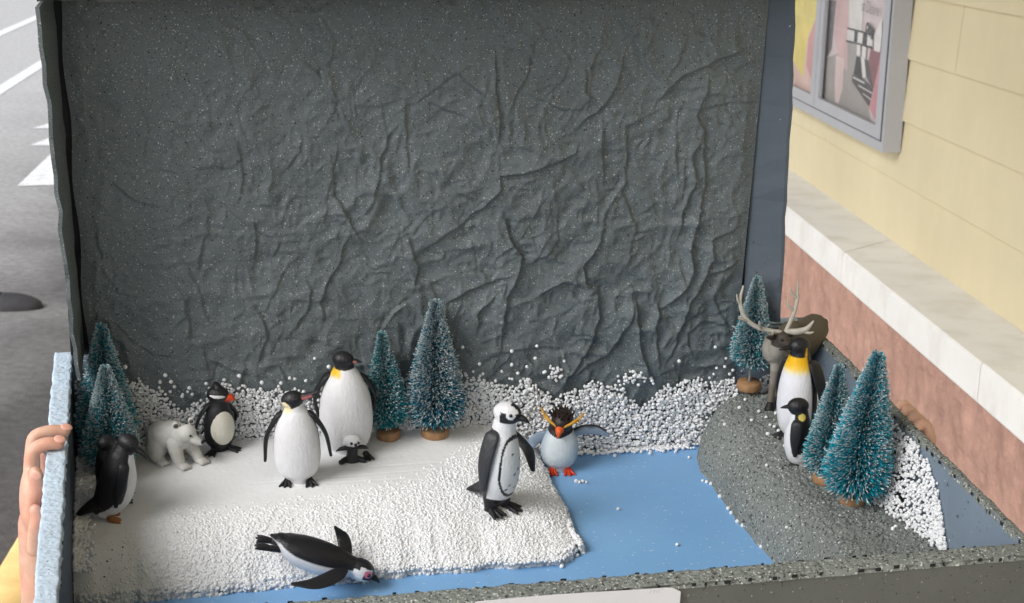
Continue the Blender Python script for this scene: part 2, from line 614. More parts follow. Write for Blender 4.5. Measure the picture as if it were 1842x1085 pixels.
# stucco base, a rough grid with real relief
ny, nz = 520, 62
yy, zz = np.meshgrid(np.linspace(0.6, 7.4, ny), np.linspace(0.0, 0.592, nz), indexing='ij')
P = np.stack([np.zeros(ny * nz), yy.ravel(), zz.ravel()], 1)
d = fbm(P * 34, 3, 5) * 0.009 + np.maximum(0, fbm(P * 13, 2, 9)) * 0.006
V = np.stack([1.142 - d, yy.ravel(), zz.ravel()], 1)
in_bld('stucco_base', fast_mesh('stucco_base', V, grid_faces(ny, nz)), M_STUCCO)
in_bld('wall_core', G().box(1.150, 1.9, -2, 12, 0.0, 0.588).box(WX + .004, 1.9, -2, 12, 0.60, 3.2), M_SOFFIT)
# ledge: separate cap stones with slanting joints
y0 = 3.02 - 1.04 * 4
k = 0
while y0 < 11:
    a, bq = y0 + .0012, y0 + 1.04 - .0012
    sk = 0.17
    g = G()
    e = 0.006
    zt_, zb = 0.6705 + 0.0008 * (k % 2), 0.588
    xs = [(1.1235, zb), (1.1175, zb + e), (1.1175, zt_ - e), (1.1235, zt_), (WX - .002, zt_ + .004), (WX - .002, zb)]
    V = []
    for yb_ in (a, bq):
        for (x, z) in xs:
            V.append((x, yb_ + sk * (x - 1.1175) / 0.18, z))
    n = len(xs)
    g.add(V, [tuple(range(n))[::-1], tuple(range(n, 2 * n))] + [(i, (i + 1) % n, (i + 1) % n + n, i + n) for i in range(n)])
    g = g.mesh('cap_stone', False)
    in_bld('cap_stone', g, M_CAP)
    y0 += 1.04
    k += 1
# lap siding, every board a part
joints = {0: (1.1, 6.4), 1: (4.969,), 2: (0.6, 7.3), 3: (3.836, 8.6), 4: (1.9, 6.0)}
for k in range(15):
    z0 = 0.671 + 0.1582 * k
    js = joints.get(k, (1.3 + (k * 1.7) % 3, 6.0 + (k * 1.3) % 2.5))
    ends = [-2.0] + list(js) + [12.0]
    for a, bq in zip(ends[:-1], ends[1:]):
        pr = [(WX - .0092, z0 + .0008), (WX - .0096, z0 + .004), (WX - .0012, z0 + .158), (WX + .004, z0 + .158), (WX + .004, z0 + .0008)]
        in_bld('siding_board', G().prism(pr, 1, a + .0013, bq - .0013).mesh('siding_board', False), M_SIDING)
in_bld('porch_roof', G().box(-1.25, 1.9, -3.5, 12, 3.12, 3.3), M_SOFFIT)

# notice case on the wall
case = thing('notice_case', 'grey metal wall case with two glazed doors showing printed posters', 'notice case', Matrix.Translation((1.27, 5, 0.9)))
cI = Matrix.Translation((-1.27, -5, -0.9))
YR, YL, ZB, ZT = 4.214, 5.70, 0.905, 1.86
fr = G()
fr.box(1.243, 1.2905, YR, YR + .018, ZB, ZT).box(1.243, 1.2905, YL - .018, YL, ZB, ZT)
fr.box(1.243, 1.2905, YR + .018, YL - .018, ZB, ZB + .026).box(1.243, 1.2905, YR + .018, YL - .018, ZT - .026, ZT)
fr.box(1.272, 1.2905, YR + .018, YL - .018, ZB + .026, ZT - .026)
obj('case_frame', fr.mesh('case_frame', False), M_CASE, case, cI)
M_GLASS, nt, N, L, b = nodes_of('case_glass')
for nn in list(N):
    if nn.type != 'OUTPUT_MATERIAL':
        N.remove(nn)
tr, gl, mx, fre = N.new('ShaderNodeBsdfTransparent'), N.new('ShaderNodeBsdfGlossy'), N.new('ShaderNodeMixShader'), N.new('ShaderNodeFresnel')
gl.inputs['Roughness'].default_value = 0.03
fre.inputs['IOR'].default_value = 1.5
mx.inputs[0].default_value = 0.07
N.remove(fre)
L.new(tr.outputs[0], mx.inputs[1])
L.new(gl.outputs[0], mx.inputs[2])
L.new(mx.outputs[0], [q for q in N if q.type == 'OUTPUT_MATERIAL'][0].inputs[0])


def flat(name, layers, parent, x0):
    """printed sheet: stacked flat shapes a hair apart, one mesh with several inks"""
    g = G()
    mats, idx = [], []
    for i, (poly, c) in enumerate(layers):
        key = 'ink_%d_%d_%d' % tuple(int(255 * t) for t in c)
        m = bpy.data.materials.get(key) or plain(key, c, 0.5, 0.12, 9)
        if m not in mats:
            mats.append(m)
        idx.append(mats.index(m))
        g.add([(x0 - .00025 * i, y, z) for y, z in poly], [tuple(range(len(poly)))])
    me = g.mesh(name, False)
    for m in mats:
        me.materials.append(m)
    me.polygons.foreach_set('material_index', idx)
    me.update()
    return obj(name, me, None, parent, cI)


def text(body, size, y, z, rot, c, parent, x, shear=0.0, bold=0.0):
    cu = bpy.data.curves.new('lettering', 'FONT')
    cu.body, cu.size, cu.shear, cu.offset = body, size, shear, bold
    cu.resolution_u = 3
    t = bpy.data.objects.new('lettering', cu)
    COL.objects.link(t)
    me = bpy.data.meshes.new_from_object(t.evaluated_get(bpy.context.evaluated_depsgraph_get()))
    bpy.data.objects.remove(t)
    M = Matrix(((0, 0, -1, x), (-1, 0, 0, y), (0, 1, 0, z), (0, 0, 0, 1))) @ Matrix.Rotation(rot, 4, 'Z')
    key = 'ink_text_%d' % int(c[0] * 255)
    m = bpy.data.materials.get(key) or plain(key, c, 0.5, 0.05)
    o = obj('lettering', me, m, parent, cI @ M)
    return o


GREY, WHITE, DARK, BLK = srgb(168, 163, 158), srgb(226, 222, 218), srgb(84, 80, 80), srgb(52, 50, 52)
PINK, PALE, MAG, MAR = srgb(212, 180, 178), srgb(221, 200, 196), srgb(205, 148, 156), srgb(140, 92, 96)
P1 = [([(4.93, .955), (4.27, .955), (4.27, 1.80), (4.93, 1.80)], srgb(214, 200, 200)),
      ([(4.946, 1.253), (4.864, 1.257), (4.876, 1.114), (4.93, 1.083), (4.93, 1.166)], srgb(120, 112, 112)),  # shadow along the inner side, painted as a grey wedge
      ([(4.93, 1.083), (4.804, 1.108), (4.657, 1.062), (4.451, 1.003), (4.395, .956), (4.93, .956)], GREY),
      ([(4.86, 1.45), (4.74, 1.45), (4.70, 1.163), (4.691, 1.067), (4.804, 1.108), (4.858, 1.159)], PINK),
      ([(4.82, 1.102), (4.725, 1.098), (4.717, 1.014), (4.753, .967), (4.789, .971), (4.809, 1.021)], PALE),
      ([(4.76, 1.45), (4.59, 1.45), (4.56, 1.188), (4.701, 1.182)], WHITE),
      ([(4.709, 1.183), (4.638, 1.186), (4.633, 1.156), (4.712, 1.154)], WHITE),
      ([(4.638, 1.186), (4.598, 1.187), (4.599, 1.157), (4.633, 1.156)], BLK),
      ([(4.598, 1.187), (4.544, 1.188), (4.546, 1.157), (4.599, 1.157)], WHITE),
      ([(4.544, 1.188), (4.498, 1.188), (4.497, 1.157), (4.546, 1.157)], BLK),
      ([(4.498, 1.188), (4.442, 1.183), (4.441, 1.159), (4.497, 1.157)], WHITE),
      ([(4.709, 1.190), (4.442, 1.192), (4.442, 1.187), (4.709, 1.185)], BLK),
      ([(4.712, 1.154), (4.441, 1.158), (4.441, 1.152), (4.712, 1.149)], BLK),
      ([(4.692, 1.149), (4.592, 1.152), (4.587, 1.117), (4.604, 1.047), (4.675, 1.069)], GREY),
      ([(4.592, 1.152), (4.558, 1.152), (4.548, 1.122), (4.588, 1.122)], WHITE),
      ([(4.558, 1.152), (4.535, 1.152), (4.529, 1.122), (4.548, 1.122)], BLK),
      ([(4.538, 1.152), (4.496, 1.152), (4.494, 1.121), (4.535, 1.121)], WHITE),
      ([(4.587, 1.119), (4.539, 1.12), (4.508, 1.065), (4.602, 1.068)], BLK),
      ([(4.539, 1.12), (4.501, 1.12), (4.472, 1.073), (4.508, 1.067)], WHITE),
      ([(4.501, 1.12), (4.455, 1.119), (4.391, 1.05), (4.472, 1.073)], DARK),
      ([(4.61, 1.067), (4.484, 1.064), (4.391, 1.05), (4.42, .999), (4.612, 1.048)], DARK),
      ([(4.6, 1.062), (4.482, 1.058), (4.484, 1.054), (4.604, 1.058)], WHITE),
      ([(4.54, 1.046), (4.395, 1.039), (4.397, 1.036), (4.536, 1.042)], WHITE),
      ([(4.489, 1.029), (4.405, 1.022), (4.407, 1.019), (4.485, 1.026)], WHITE),
      ([(4.444, 1.155), (4.348, 1.148), (4.362, 1.1), (4.388, 1.05), (4.455, 1.119)], MAR),
      ([(4.348, 1.148), (4.29, 1.165), (4.29, .986), (4.319, .963), (4.412, .997), (4.388, 1.05), (4.362, 1.1)], MAG),
      ([(4.419, 1.193), (4.361, 1.24), (4.348, 1.194), (4.351, 1.15), (4.409, 1.15)], WHITE)]
P2 = [([(5.62, .962), (4.995, .962), (4.995, 1.80), (5.62, 1.80)], srgb(226, 196, 184)),
      ([(5.45, 1.45), (5.03, 1.45), (5.04, 1.247), (5.085, 1.196), (5.18, 1.125), (5.211, .997), (5.36, 1.04)], srgb(232, 214, 120)),
      ([(5.0, 1.40), (5.058, 1.202), (5.038, .979), (5.173, 1.038), (5.169, 1.121), (5.085, 1.196)], srgb(214, 160, 158))]
for (ya, yb_, layers) in ((4.236, 4.950, P1), (4.955, 5.678, P2)):
    g = G()
    g.box(1.2395, 1.2515, ya, ya + .052, .934, 1.832).box(1.2395, 1.2515, yb_ - .040, yb_, .934, 1.832)
    g.box(1.2395, 1.2515, ya + .052, yb_ - .040, .934, .966).box(1.2395, 1.2515, ya + .052, yb_ - .040, 1.80, 1.832)
    door = obj('case_door', g.mesh('case_door', False), M_CASE, case, cI)
    sub = Matrix.Identity(4)
    g = G().box(1.2412, 1.2455, ya - .0035, ya, .932, 1.834).box(1.2412, 1.2455, ya - .0035, yb_ + .003, .9305, .9335)
    go = obj('gasket', g.mesh('gasket', False), M_GASKET, door, sub)
    g = G().box(1.2465, 1.2485, ya + .052, yb_ - .040, .966, 1.80)
    obj('pane', g.mesh('pane', False), M_GLASS, door, sub)
    pst = flat('poster', layers, case, 1.262)
    if ya < 4.5:
        cI_keep, cI = cI, Matrix.Identity(4)
        text('st Desire', .046, 4.560, 1.246, -0.03, srgb(150, 142, 144), pst, 1.2545, 0.0, .0)
        text('one', .056, 4.510, 1.198, -0.25, srgb(58, 54, 56), pst, 1.2545, 0.25, .0025)
        cI = cI_keep

# ================================================================== the display box
box = thing('display_box', 'dark grey foam board box with its lid standing open, lined with crumpled painted paper', 'display box', BOX)
TL, TR, TF, TB = 0.0125, 0.0065, 0.0140, 0.0115     # wall thicknesses


def in_box(name, g, mat, **k):
    return obj(name, g, mat, box, Matrix.Identity(4), **k)


in_box('base_panel', G().box(-TL, BW + TR, -TF, BD + TB, -.007, -.001).mesh('base_panel', False), M_OUTER)


def panel(x0, x1, y0, y1, z0, z1, mi, mo, inner):
    """wall of foam board: painted differently on its inner face"""
    me = G().box(x0, x1, y0, y1, z0, z1).mesh('wall_panel', False)
    me.materials.append(mo)
    me.materials.append(mi)
    idx = [0] * 6
    idx[inner] = 1
    me.polygons.foreach_set('material_index', idx)
    return obj('wall_panel', me, None, box, Matrix.Identity(4))


Z1 = BH - .0008
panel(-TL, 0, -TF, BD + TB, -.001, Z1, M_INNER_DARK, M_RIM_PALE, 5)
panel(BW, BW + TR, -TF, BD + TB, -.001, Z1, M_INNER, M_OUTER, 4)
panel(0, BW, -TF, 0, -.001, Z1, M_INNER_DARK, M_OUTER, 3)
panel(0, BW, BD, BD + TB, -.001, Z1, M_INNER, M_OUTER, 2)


def rim(x0, x1, y0, y1, mat, amp=.0006, step=.0008, seed=0):
    nx, ny = max(6, int((x1 - x0) / step)), max(6, int((y1 - y0) / step))
    X, Y = np.meshgrid(np.linspace(0, 1, nx), np.linspace(0, 1, ny), indexing='ij')
    X, Y = X.ravel(), Y.ravel()
    W = np.stack([x0 + X * (x1 - x0), y0 + Y * (y1 - y0), np.zeros(len(X))], 1)
    ed = np.minimum(np.minimum(X * (nx - 1), (1 - X) * (nx - 1)), np.minimum(Y * (ny - 1), (1 - Y) * (ny - 1)))
    z = BH + fbm(W * 750, 2, seed) * amp + fbm(W * 240, 2, seed + 3) * amp
    z = np.where(ed < 0.5, Z1 - .003, z - 0.0008 * np.exp(-ed / 1.2))
    wob = fbm(W * 130, 2, seed + 8) * .0009
    longx = (x1 - x0) > (y1 - y0)
    V = W.copy()
    V[:, 2] = z
    V[:, 1 if longx else 0] += wob
    return in_box('rim', fast_mesh('rim', V, grid_faces(nx, ny)), mat)


rim(-TL - .0012, .0008, -TF, BD + TB, M_RIM_PALE, .00042, seed=1)
rim(BW - .0006, BW + TR + .001, .0012, BD + TB, M_RIM, seed=2)
rim(.0010, BW + TR + .001, -TF - .0008, .0010, M_RIM, seed=3)
rim(.0010, BW - .0008, BD - .0002, BD + TB + .0006, M_RIM_PALE, seed=4)

# torn paper edges: small dark scallops along the rims
g = G()
for (p, q, wid) in (((0, -TF - .0011), (BW, -TF - .0011), .0007), ((0, .0013), (BW, .0013), .0008), ((.0011, 0), (.0011, BD), .0009),
                    ((BW - .0010, 0), (BW - .0010, BD), .0007), ((BW + TR + .0013, 0), (BW + TR + .0013, BD), .0009)):
    p, q = np.array(p), np.array(q)
    Ln = np.linalg.norm(q - p)
    if p[0] > BW and q[0] > BW:
        continue
    t = 0.004
    dr = (q - p) / Ln
    nn = np.array([-dr[1], dr[0]])
    while t < Ln - .012:
        ln = random.uniform(.0015, .0045)
        A, B_ = p + dr * t, p + dr * (t + ln)
        o = random.uniform(-.0005, .0005)
        w = wid * random.uniform(.25, .65)
        z = BH - .0006 + random.uniform(0, .0009)
        pts = [A + nn * o, (A * .6 + B_ * .4) + nn * (o + w), B_ + nn * o, (A * .5 + B_ * .5) - nn * (w * .6 - o)]
        V = [(*c, z) for c in pts] + [(*c, z - .0022) for c in pts]
        g.add(V, [(0, 1, 2, 3), (0, 4, 5, 1), (1, 5, 6, 2), (2, 6, 7, 3), (3, 7, 4, 0)])
        t += ln + random.uniform(.004, .024)
in_box('torn_edging', g.mesh('torn_edging', False), M_BLACK, kind='stuff')

# lid: back panel, side flanges and top flange; the crumpled paper lies over the panel
LX0, LX1, LZ0, LZ1 = 0.0045, 0.5415, 0.092, 0.384
in_box('lid_panel', G().box(-.0005, LX1 + .006, BD - .0005, BD + .0035, BH + .0015, LZ1 + .012).mesh('lid_panel', False), M_BLACK)


def flange(pts, thick, name, mat=None):
    """pts: (x,y,z) quads strip along z; thick along x"""
    V = []
    for (xb, xf, yf, z) in pts:
        V += [(xb, BD - .001, z), (xf, yf, z), (xf + thick, yf, z), (xb + thick, BD - .001, z)]
    F = []
    for i in range(len(pts) - 1):
        o = 4 * i
        F += [(o + j, o + (j + 1) % 4, o + 4 + (j + 1) % 4, o + 4 + j) for j in range(4)]
    F += [(3, 2, 1, 0), tuple(range(4 * (len(pts) - 1), 4 * len(pts)))]
    return in_box(name, G().add(V, F).mesh(name, False), mat or M_FLANGE)


rj = [random.uniform(-.0012, .0012) for _ in range(40)]
zs = np.linspace(.112, LZ1 + .004, 22)
flange([(.0095 - .007 * (z - .112) / .27 + rj[i] * .5, .0075 - .0115 * (z - .112) / .27 + rj[i + 3], .318 + rj[i + 7] * 2, z) for i, z in enumerate(zs)], -.0028, 'lid_side', M_PAPER)
flange([(.5440 - .006 * (z - .112) / .27 + rj[i + 2] * .4, .5705 - .0145 * ((z - .112) / .27) ** 1.15 + rj[i + 5] * .6, .3655 + rj[i + 11], z) for i, z in enumerate(zs)], .0030, 'lid_side')
nx = 120
V = []
for i in range(nx):
    x = -.006 + (0.5475 + .006) * i / (nx - 1)
    w = .0035 + .006 * i / nx + 0.0009 * math.sin(i * .37) + .0006 * math.sin(i * 1.1)
    for (y, z) in ((.318 + w, .3895 + w), (.3165 + w, .395 + w), (.319, .3975 + w), (BD + .003, .392 + w), (BD + .003, .387 + w), (.322 + w, .3872 + w)):
        V.append((x, y, z))
F = []
for i in range(nx - 1):
    o = 6 * i
    F += [(o + j, o + 6 + j, o + 6 + (j + 1) % 6, o + (j + 1) % 6) for j in range(6)]
F += [tuple(range(6)), tuple(range(6 * (nx - 1), 6 * nx))[::-1]]
in_box('lid_top', G().add(V, F).mesh('lid_top', False), M_OUTER)

# the crumpled paper
nu, nv = 640, 440
U, Wz = np.meshgrid(np.linspace(LX0 + .0025, LX1 - .001, nu), np.linspace(0.001, LZ1 + .010, nv), indexing='ij')
X, Z = U.ravel(), Wz.ravel()
P = np.stack([X, Z, np.zeros(len(X))], 1)
wx = X + fbm(P * 90, 3, 31) * .0022 + fbm(P * 22, 2, 35) * .003
wz = Z + fbm(P * 90, 3, 33) * .0022 + fbm(P * 22, 2, 37) * .003
h = np.zeros(len(X))
rr = np.random.RandomState(5)
N_TRACED = len(CREASES)
for _ in range(150):                                        # minor creases all over the sheet
    x, z = rr.uniform(.02, .53), rr.uniform(.05, .375)
    a_, n_p, ln = rr.choice([rr.normal(-1.5, .5), rr.uniform(-3.1, 0)]), rr.randint(2, 5), rr.uniform(.010, .024)
    q_ = [(x, z)]
    for _k in range(n_p):
        a_ += rr.normal(0, .45)
        q_.append((q_[-1][0] + ln * math.cos(a_), q_[-1][1] + ln * math.sin(a_)))
    CREASES.append(q_)
for ci, cre in enumerate(CREASES):
    cre = np.array(cre)
    best = np.full(len(X), 1e9)
    cre = np.array(cre)
    sgn = np.zeros(len(X))
    par = np.zeros(len(X))
    minor = .42 if ci >= N_TRACED else 1.0
    near = (np.abs(wx - cre[:, 0].mean()) < np.ptp(cre[:, 0]) / 2 + .05) & (np.abs(wz - cre[:, 1].mean()) < np.ptp(cre[:, 1]) / 2 + .05)
    lens = np.linalg.norm(np.diff(cre, axis=0), axis=1)
    tot, acc = lens.sum(), 0.0
    for (a, c), ln in zip(zip(cre[:-1], cre[1:]), lens):
        d = (c - a) / (ln + 1e-9)
        rx, rz = wx - a[0], wz - a[1]
        t = np.clip(rx * d[0] + rz * d[1], 0, ln)
        ox, oz = rx - t * d[0], rz - t * d[1]
        dist = np.hypot(ox, oz)
        s = np.sign(d[0] * oz - d[1] * ox)
        m = dist < best
        best[m], sgn[m], par[m] = dist[m], s[m], (acc + t[m]) / tot
        acc += ln
    low = np.clip(1 - (cre[:, 1].mean() - .08) / .3, .6, 1) * (0.75 + 0.35 * cre[:, 0].mean() / .54)
    amp = .0043 * minor * low * rr.uniform(.6, 1.3) * min(1.3, .5 + tot * 6)
    side = -1 if cre[-1][0] - cre[0][0] < 0.03 else 1
    taper = np.clip(np.minimum(par, 1 - par) * 5 + .25, 0, 1)
    steep, gentle = rr.uniform(.0007, .0012), rr.uniform(.004, .011)
    wl_ = np.where(sgn * side > 0, gentle, steep)
    h += amp * taper * (np.exp(-best / wl_) - .30 * np.exp(-((best - .0022) / .0020) ** 2) * (sgn * side < 0))
# fine faceting of crushed paper
for o, (sc, am) in enumerate(((28, .0024), (62, .0017), (135, .0009))):
    n_ = vnoise(P * sc + np.stack([fbm(P * sc * .6, 2, 60 + o)] * 3, 1) * .8, 41 + o)
    env = np.clip(.55 + .6 * (X / .54) * (1 - Z / .5) + .2 * vnoise(P * 9, 50 + o), .12, 1.1)
    h += am * env * (1 - np.abs(n_) * 2)
# broad folds near the foot of the sheet
h += .004 * np.clip(1 - Z / .16, 0, 1) * np.clip(X / .4 - .1, 0, 1) * np.sin(X * 62 + 2.2 * vnoise(P * 12, 71))
h += fbm(P * 420, 2, 80) * .00022
ed = np.clip(np.minimum(np.minimum(X - X.min(), X.max() - X), Z.max() - Z) / .012, 0.05, 1)
X = X + np.clip(1 - (X - X.min()) / .06, 0, 1) * (.0075 * (1 - np.clip(Z / .38, 0, 1)) + .0012 * np.sin(Z * 70))
V = np.stack([X, BD - .0035 - np.clip(h, -.0035, .014) * ed, Z], 1)
in_box('crumpled_paper', fast_mesh('crumpled_paper', V, grid_faces(nu, nv)), M_PAPER)

# paper label on the front
g = G()
n = 26
top = []
for i in range(n):
    t = i / (n - 1)
    x = .2375 + t * .1265
    z = .1062 - .0006 * t + .0006 * math.sin(t * 5) - .0035 * max(0, (t - .93) / .07) ** 2.2
    top.append((x, z))
V = []
for (x, z) in top:
    for y in (-.0172, -.0167):
        V += [(x, y, z), (x, y, .030)]
F = []
for i in range(n - 1):
    o, p = 4 * i, 4 * i + 4
    F += [(o, o + 1, p + 1, p), (o + 2, p + 2, p + 3, o + 3), (o, p, p + 2, o + 2), (o + 1, o + 3, p + 3, p + 1)]
F += [(0, 2, 3, 1), (4 * n - 4, 4 * n - 3, 4 * n - 1, 4 * n - 2)]
lab = obj('paper_label', g.add(V, F).mesh('paper_label', False), M_CARD, None, BOX)
tag(lab, 'white paper label with rounded corner stuck on the front of the grey box', 'label')

g = G()
for (x0_, z0_, x1_, z1_) in ((.3445, .1020, .3450, .1046), (.3470, .1018, .3468, .1042), (.3478, .1042, .3490, .1022), (.3498, .1024, .3502, .1046), (.3512, .1046, .3530, .1047)):
    d_ = nrm((x1_ - x0_, z1_ - z0_)) * .00016
    g.add([(x0_ - d_[1], -.01732, z0_ + d_[0]), (x0_ + d_[1], -.01732, z0_ - d_[0]), (x1_ + d_[1], -.01732, z1_ - d_[0]), (x1_ - d_[1], -.01732, z1_ + d_[0])], [(0, 1, 2, 3)])
obj('pencil_mark', g.mesh('pencil_mark', False), plain('pencil', (0.5, 0.5, 0.52), 0.7), lab, Matrix.Identity(4), kind='stuff')

# blue sheet
nx, ny = 160, 100
X, Y = np.meshgrid(np.linspace(.0015, BW - .0015, nx), np.linspace(.0015, .3735, ny), indexing='ij')
P = np.stack([X.ravel(), Y.ravel(), np.zeros(X.size)], 1)
line = .303 + (.492 - P[:, 0]) * .03
z = .0012 + fbm(P * 12, 2, 3) * .0003 + .0006 * np.exp(-np.abs(P[:, 1] - line) / .004) + .0006 * np.exp(-np.abs(P[:, 0] - .2875) / .002) * (P[:, 1] < .21)
z += .003 * np.clip((P[:, 1] - .366) / .008, 0, 1) ** 2
P[:, 2] = z
sheet = obj('blue_sheet', fast_mesh('blue_sheet', P, grid_faces(nx, ny)), M_BLUE, None, BOX)
tag(sheet, 'smooth blue plastic sheet lying as water on the box floor', 'plastic sheet')

# ------------------------------------------------------------------ foam slab
ICO_V, ICO_F = None, None
_t = (1 + 5 ** .5) / 2
_v = [nrm(p) for p in ((-1, _t, 0), (1, _t, 0), (-1, -_t, 0), (1, -_t, 0), (0, -1, _t), (0, 1, _t), (0, -1, -_t), (0, 1, -_t), (_t, 0, -1), (_t, 0, 1), (-_t, 0, -1), (-_t, 0, 1))]
_f = [(0, 11, 5), (0, 5, 1), (0, 1, 7), (0, 7, 10), (0, 10, 11), (1, 5, 9), (5, 11, 4), (11, 10, 2), (10, 7, 6), (7, 1, 8), (3, 9, 4), (3, 4, 2), (3, 2, 6), (3, 6, 8), (3, 8, 9), (4, 9, 5), (2, 4, 11), (6, 2, 10), (8, 6, 7), (9, 8, 1)]
_c, _nf = {}, []
def _mid(a, b_):
    k_ = (min(a, b_), max(a, b_))
    if k_ not in _c:
        _v.append(nrm(_v[a] + _v[b_]))
        _c[k_] = len(_v) - 1
    return _c[k_]
for (a, b_, c) in _f:
    x, y, z = _mid(a, b_), _mid(b_, c), _mid(c, a)
    _nf += [(a, x, z), (b_, y, x), (c, z, y), (x, y, z)]
ICO_V, ICO_F = np.array(_v), np.array(_nf)


def beads(name, C, Rd, seed=0):
    """many foam beads in one mesh, each slightly squashed"""
    C, Rd = np.asarray(C, float), np.asarray(Rd, float)
    r_ = np.random.RandomState(seed)
    sq = 1 + r_.uniform(-.13, .13, (len(C), 1, 3))
    V = (C[:, None, :] + ICO_V[None] * Rd[:, None, None] * sq).reshape(-1, 3)
    F = (ICO_F[None] + (np.arange(len(C)) * len(ICO_V))[:, None, None]).reshape(-1, 3)
    return fast_mesh(name, V, F)


ZT_ = 0.030
tx = [0, .011, .042, .078, .126, .172, .224, .261, .298, .311, .323, .340]
ty = [.236, .240, .256, .263, .265, .271, .282, .295, .329, .347, .366, .40]
bx = [0, .044, .196, .344, .356, .363, .3665]
by = [.187, .187, .193, .195, .199, .206, .222]


def slab_s(x, y):
    """0 at the foot of the slope, 1 on the flat top, negative outside"""
    yt, yb = np.interp(x, tx, ty), np.interp(x, bx, by)
    yb = yb + vnoise(np.stack([x * 75, x * 0, x * 0], -1), 91) * .0022 + vnoise(np.stack([x * 210, x * 0, x * 0], -1), 92) * .0009
    sf = (y - yb) / (yt - yb)
    xr = .3655 + vnoise(np.stack([y * 80, y * 0, y * 0], -1), 93) * .002
    sr = (xr - x) / (xr - np.interp(y, [.19, .28, .33, .37], [.255, .262, .305, .328]))
    k_ = 9.0
    s = -np.log(np.exp(-k_ * np.clip(sf, -3, 3)) + np.exp(-k_ * np.clip(sr, -3, 3))) / k_
    return s


def slab_z(x, y):
    s = slab_s(x, y)
    q = np.clip(s + .06, 0, 1.06) / 1.06
    z = .0050 + (ZT_ - .0050) * (1 - (1 - q) ** 3.1)
    P_ = np.stack([x, y, x * 0], 1)
    z = z + fbm(P_ * 38, 2, 21) * .0016 * (1 - q) * 2
    for (yy0, sl, x0_, x1_) in ((.309, .02, .165, .29), (.297, .03, .13, .285), (.287, .0, .15, .25)):
        z = z - .0005 * np.exp(-((y - yy0 - sl * (x - .2)) / .0008) ** 2) * (x > x0_) * (x < x1_) * (s > .97)
    return z, s


nx, ny = 300, 160
X, Y = np.meshgrid(np.linspace(.0005, .370, nx), np.linspace(.180, .3715, ny), indexing='ij')
X, Y = X.ravel(), Y.ravel()
z, s = slab_z(X, Y)
P_ = np.stack([X, Y, X * 0], 1)
z = z + np.abs(fbm(P_ * 330, 2, 2)) * .0004
z = np.where(s < -.02, -.0005, z)
slab = thing('foam_slab', 'white polystyrene slab with beaded sloping edge lying in the box as snow', 'foam slab', BOX)
obj('slab_block', fast_mesh('slab_block', np.stack([X, Y, z], 1), grid_faces(nx, ny)), M_FOAM, slab, Matrix.Identity(4))
C, Rd = [], []
st = .00190
xs = np.arange(.001, .369, st)
ys = np.arange(.184, .372, st * .87)
gx, gy = np.meshgrid(xs, ys, indexing='ij')
gx = (gx + (np.arange(len(ys)) % 2)[None, :] * st * .5).ravel() + rng.uniform(-.0006, .0006, gx.size)
gy = gy.ravel() + rng.uniform(-.0006, .0006, gx.size)
z, s = slab_z(gx, gy)
smooth_left = np.clip((gx - .01) / .06, 0.15, 1)
keep = (s > -.05) & (s < .93 + rng.uniform(-.16, .16, len(s)))
keep &= rng.uniform(0, 1, len(s)) < (.55 + .45 * smooth_left)
rad = rng.uniform(.00090, .00145, len(s)) * (.75 + .25 * smooth_left)
emb = rng.uniform(-.0010, .0002, len(s)) - .0010 * np.clip(s - .55, 0, 1) - .0005 * (1 - smooth_left)
C.append(np.stack([gx, gy, z + emb], 1)[keep])
Rd.append(rad[keep])
# skirt where the slope meets the blue sheet
for zl in (.0020, .0040, .0060, .0085):
    n = 620
    xq = rng.uniform(.004, .362, n)
    C.append(np.stack([xq, np.interp(xq, bx, by) + vnoise(np.stack([xq * 75, xq * 0, xq * 0], -1), 91) * .0022 + vnoise(np.stack([xq * 210, xq * 0, xq * 0], -1), 92) * .0009 + rng.uniform(-.0034, .0006, n) + (zl - .0022) * .35, np.full(n, zl) + rng.uniform(-.001, .001, n)], 1))
    Rd.append(rng.uniform(.0011, .0017, n))
    n = 280
    yq = rng.uniform(.204, .360, n)
    C.append(np.stack([.3655 + vnoise(np.stack([yq * 80, yq * 0, yq * 0], -1), 93) * .002 + rng.uniform(-.0006, .0026, n) - (zl - .0022) * .35, yq, np.full(n, zl) + rng.uniform(-.001, .001, n)], 1))
    Rd.append(rng.uniform(.0011, .0017, n))
# ragged left edge along the wall
n = 950
yq = rng.uniform(.186, .352, n)
xq = np.abs(rng.normal(0, .005, n)) + .0012
C.append(np.stack([xq, yq, .0325 - .0045 * np.clip((.245 - yq) / .06, 0, 1) + .007 * np.exp(-xq / .004) * (.5 + .5 * np.sin(yq * 190)) * rng.uniform(.2, 1, n)], 1))
Rd.append(rng.uniform(.001, .0019, n))
obj('foam_beads', beads('foam_beads', np.vstack(C), np.hstack(Rd), 1), M_BEAD, slab, Matrix.Identity(4), kind='stuff')
# a few dark specks of paint on the slope at the left
g = G()
for _ in range(9):
    x, y = random.uniform(.02, .075), random.uniform(.195, .235)
    zz_, _s = slab_z(np.array([x]), np.array([y]))
    g.ell((x, y, float(zz_[0]) + .0004), random.uniform(.0003, .0007), None, 6, 4)
obj('paint_specks', g, M_BLACK, slab, Matrix.Identity(4), kind='stuff')

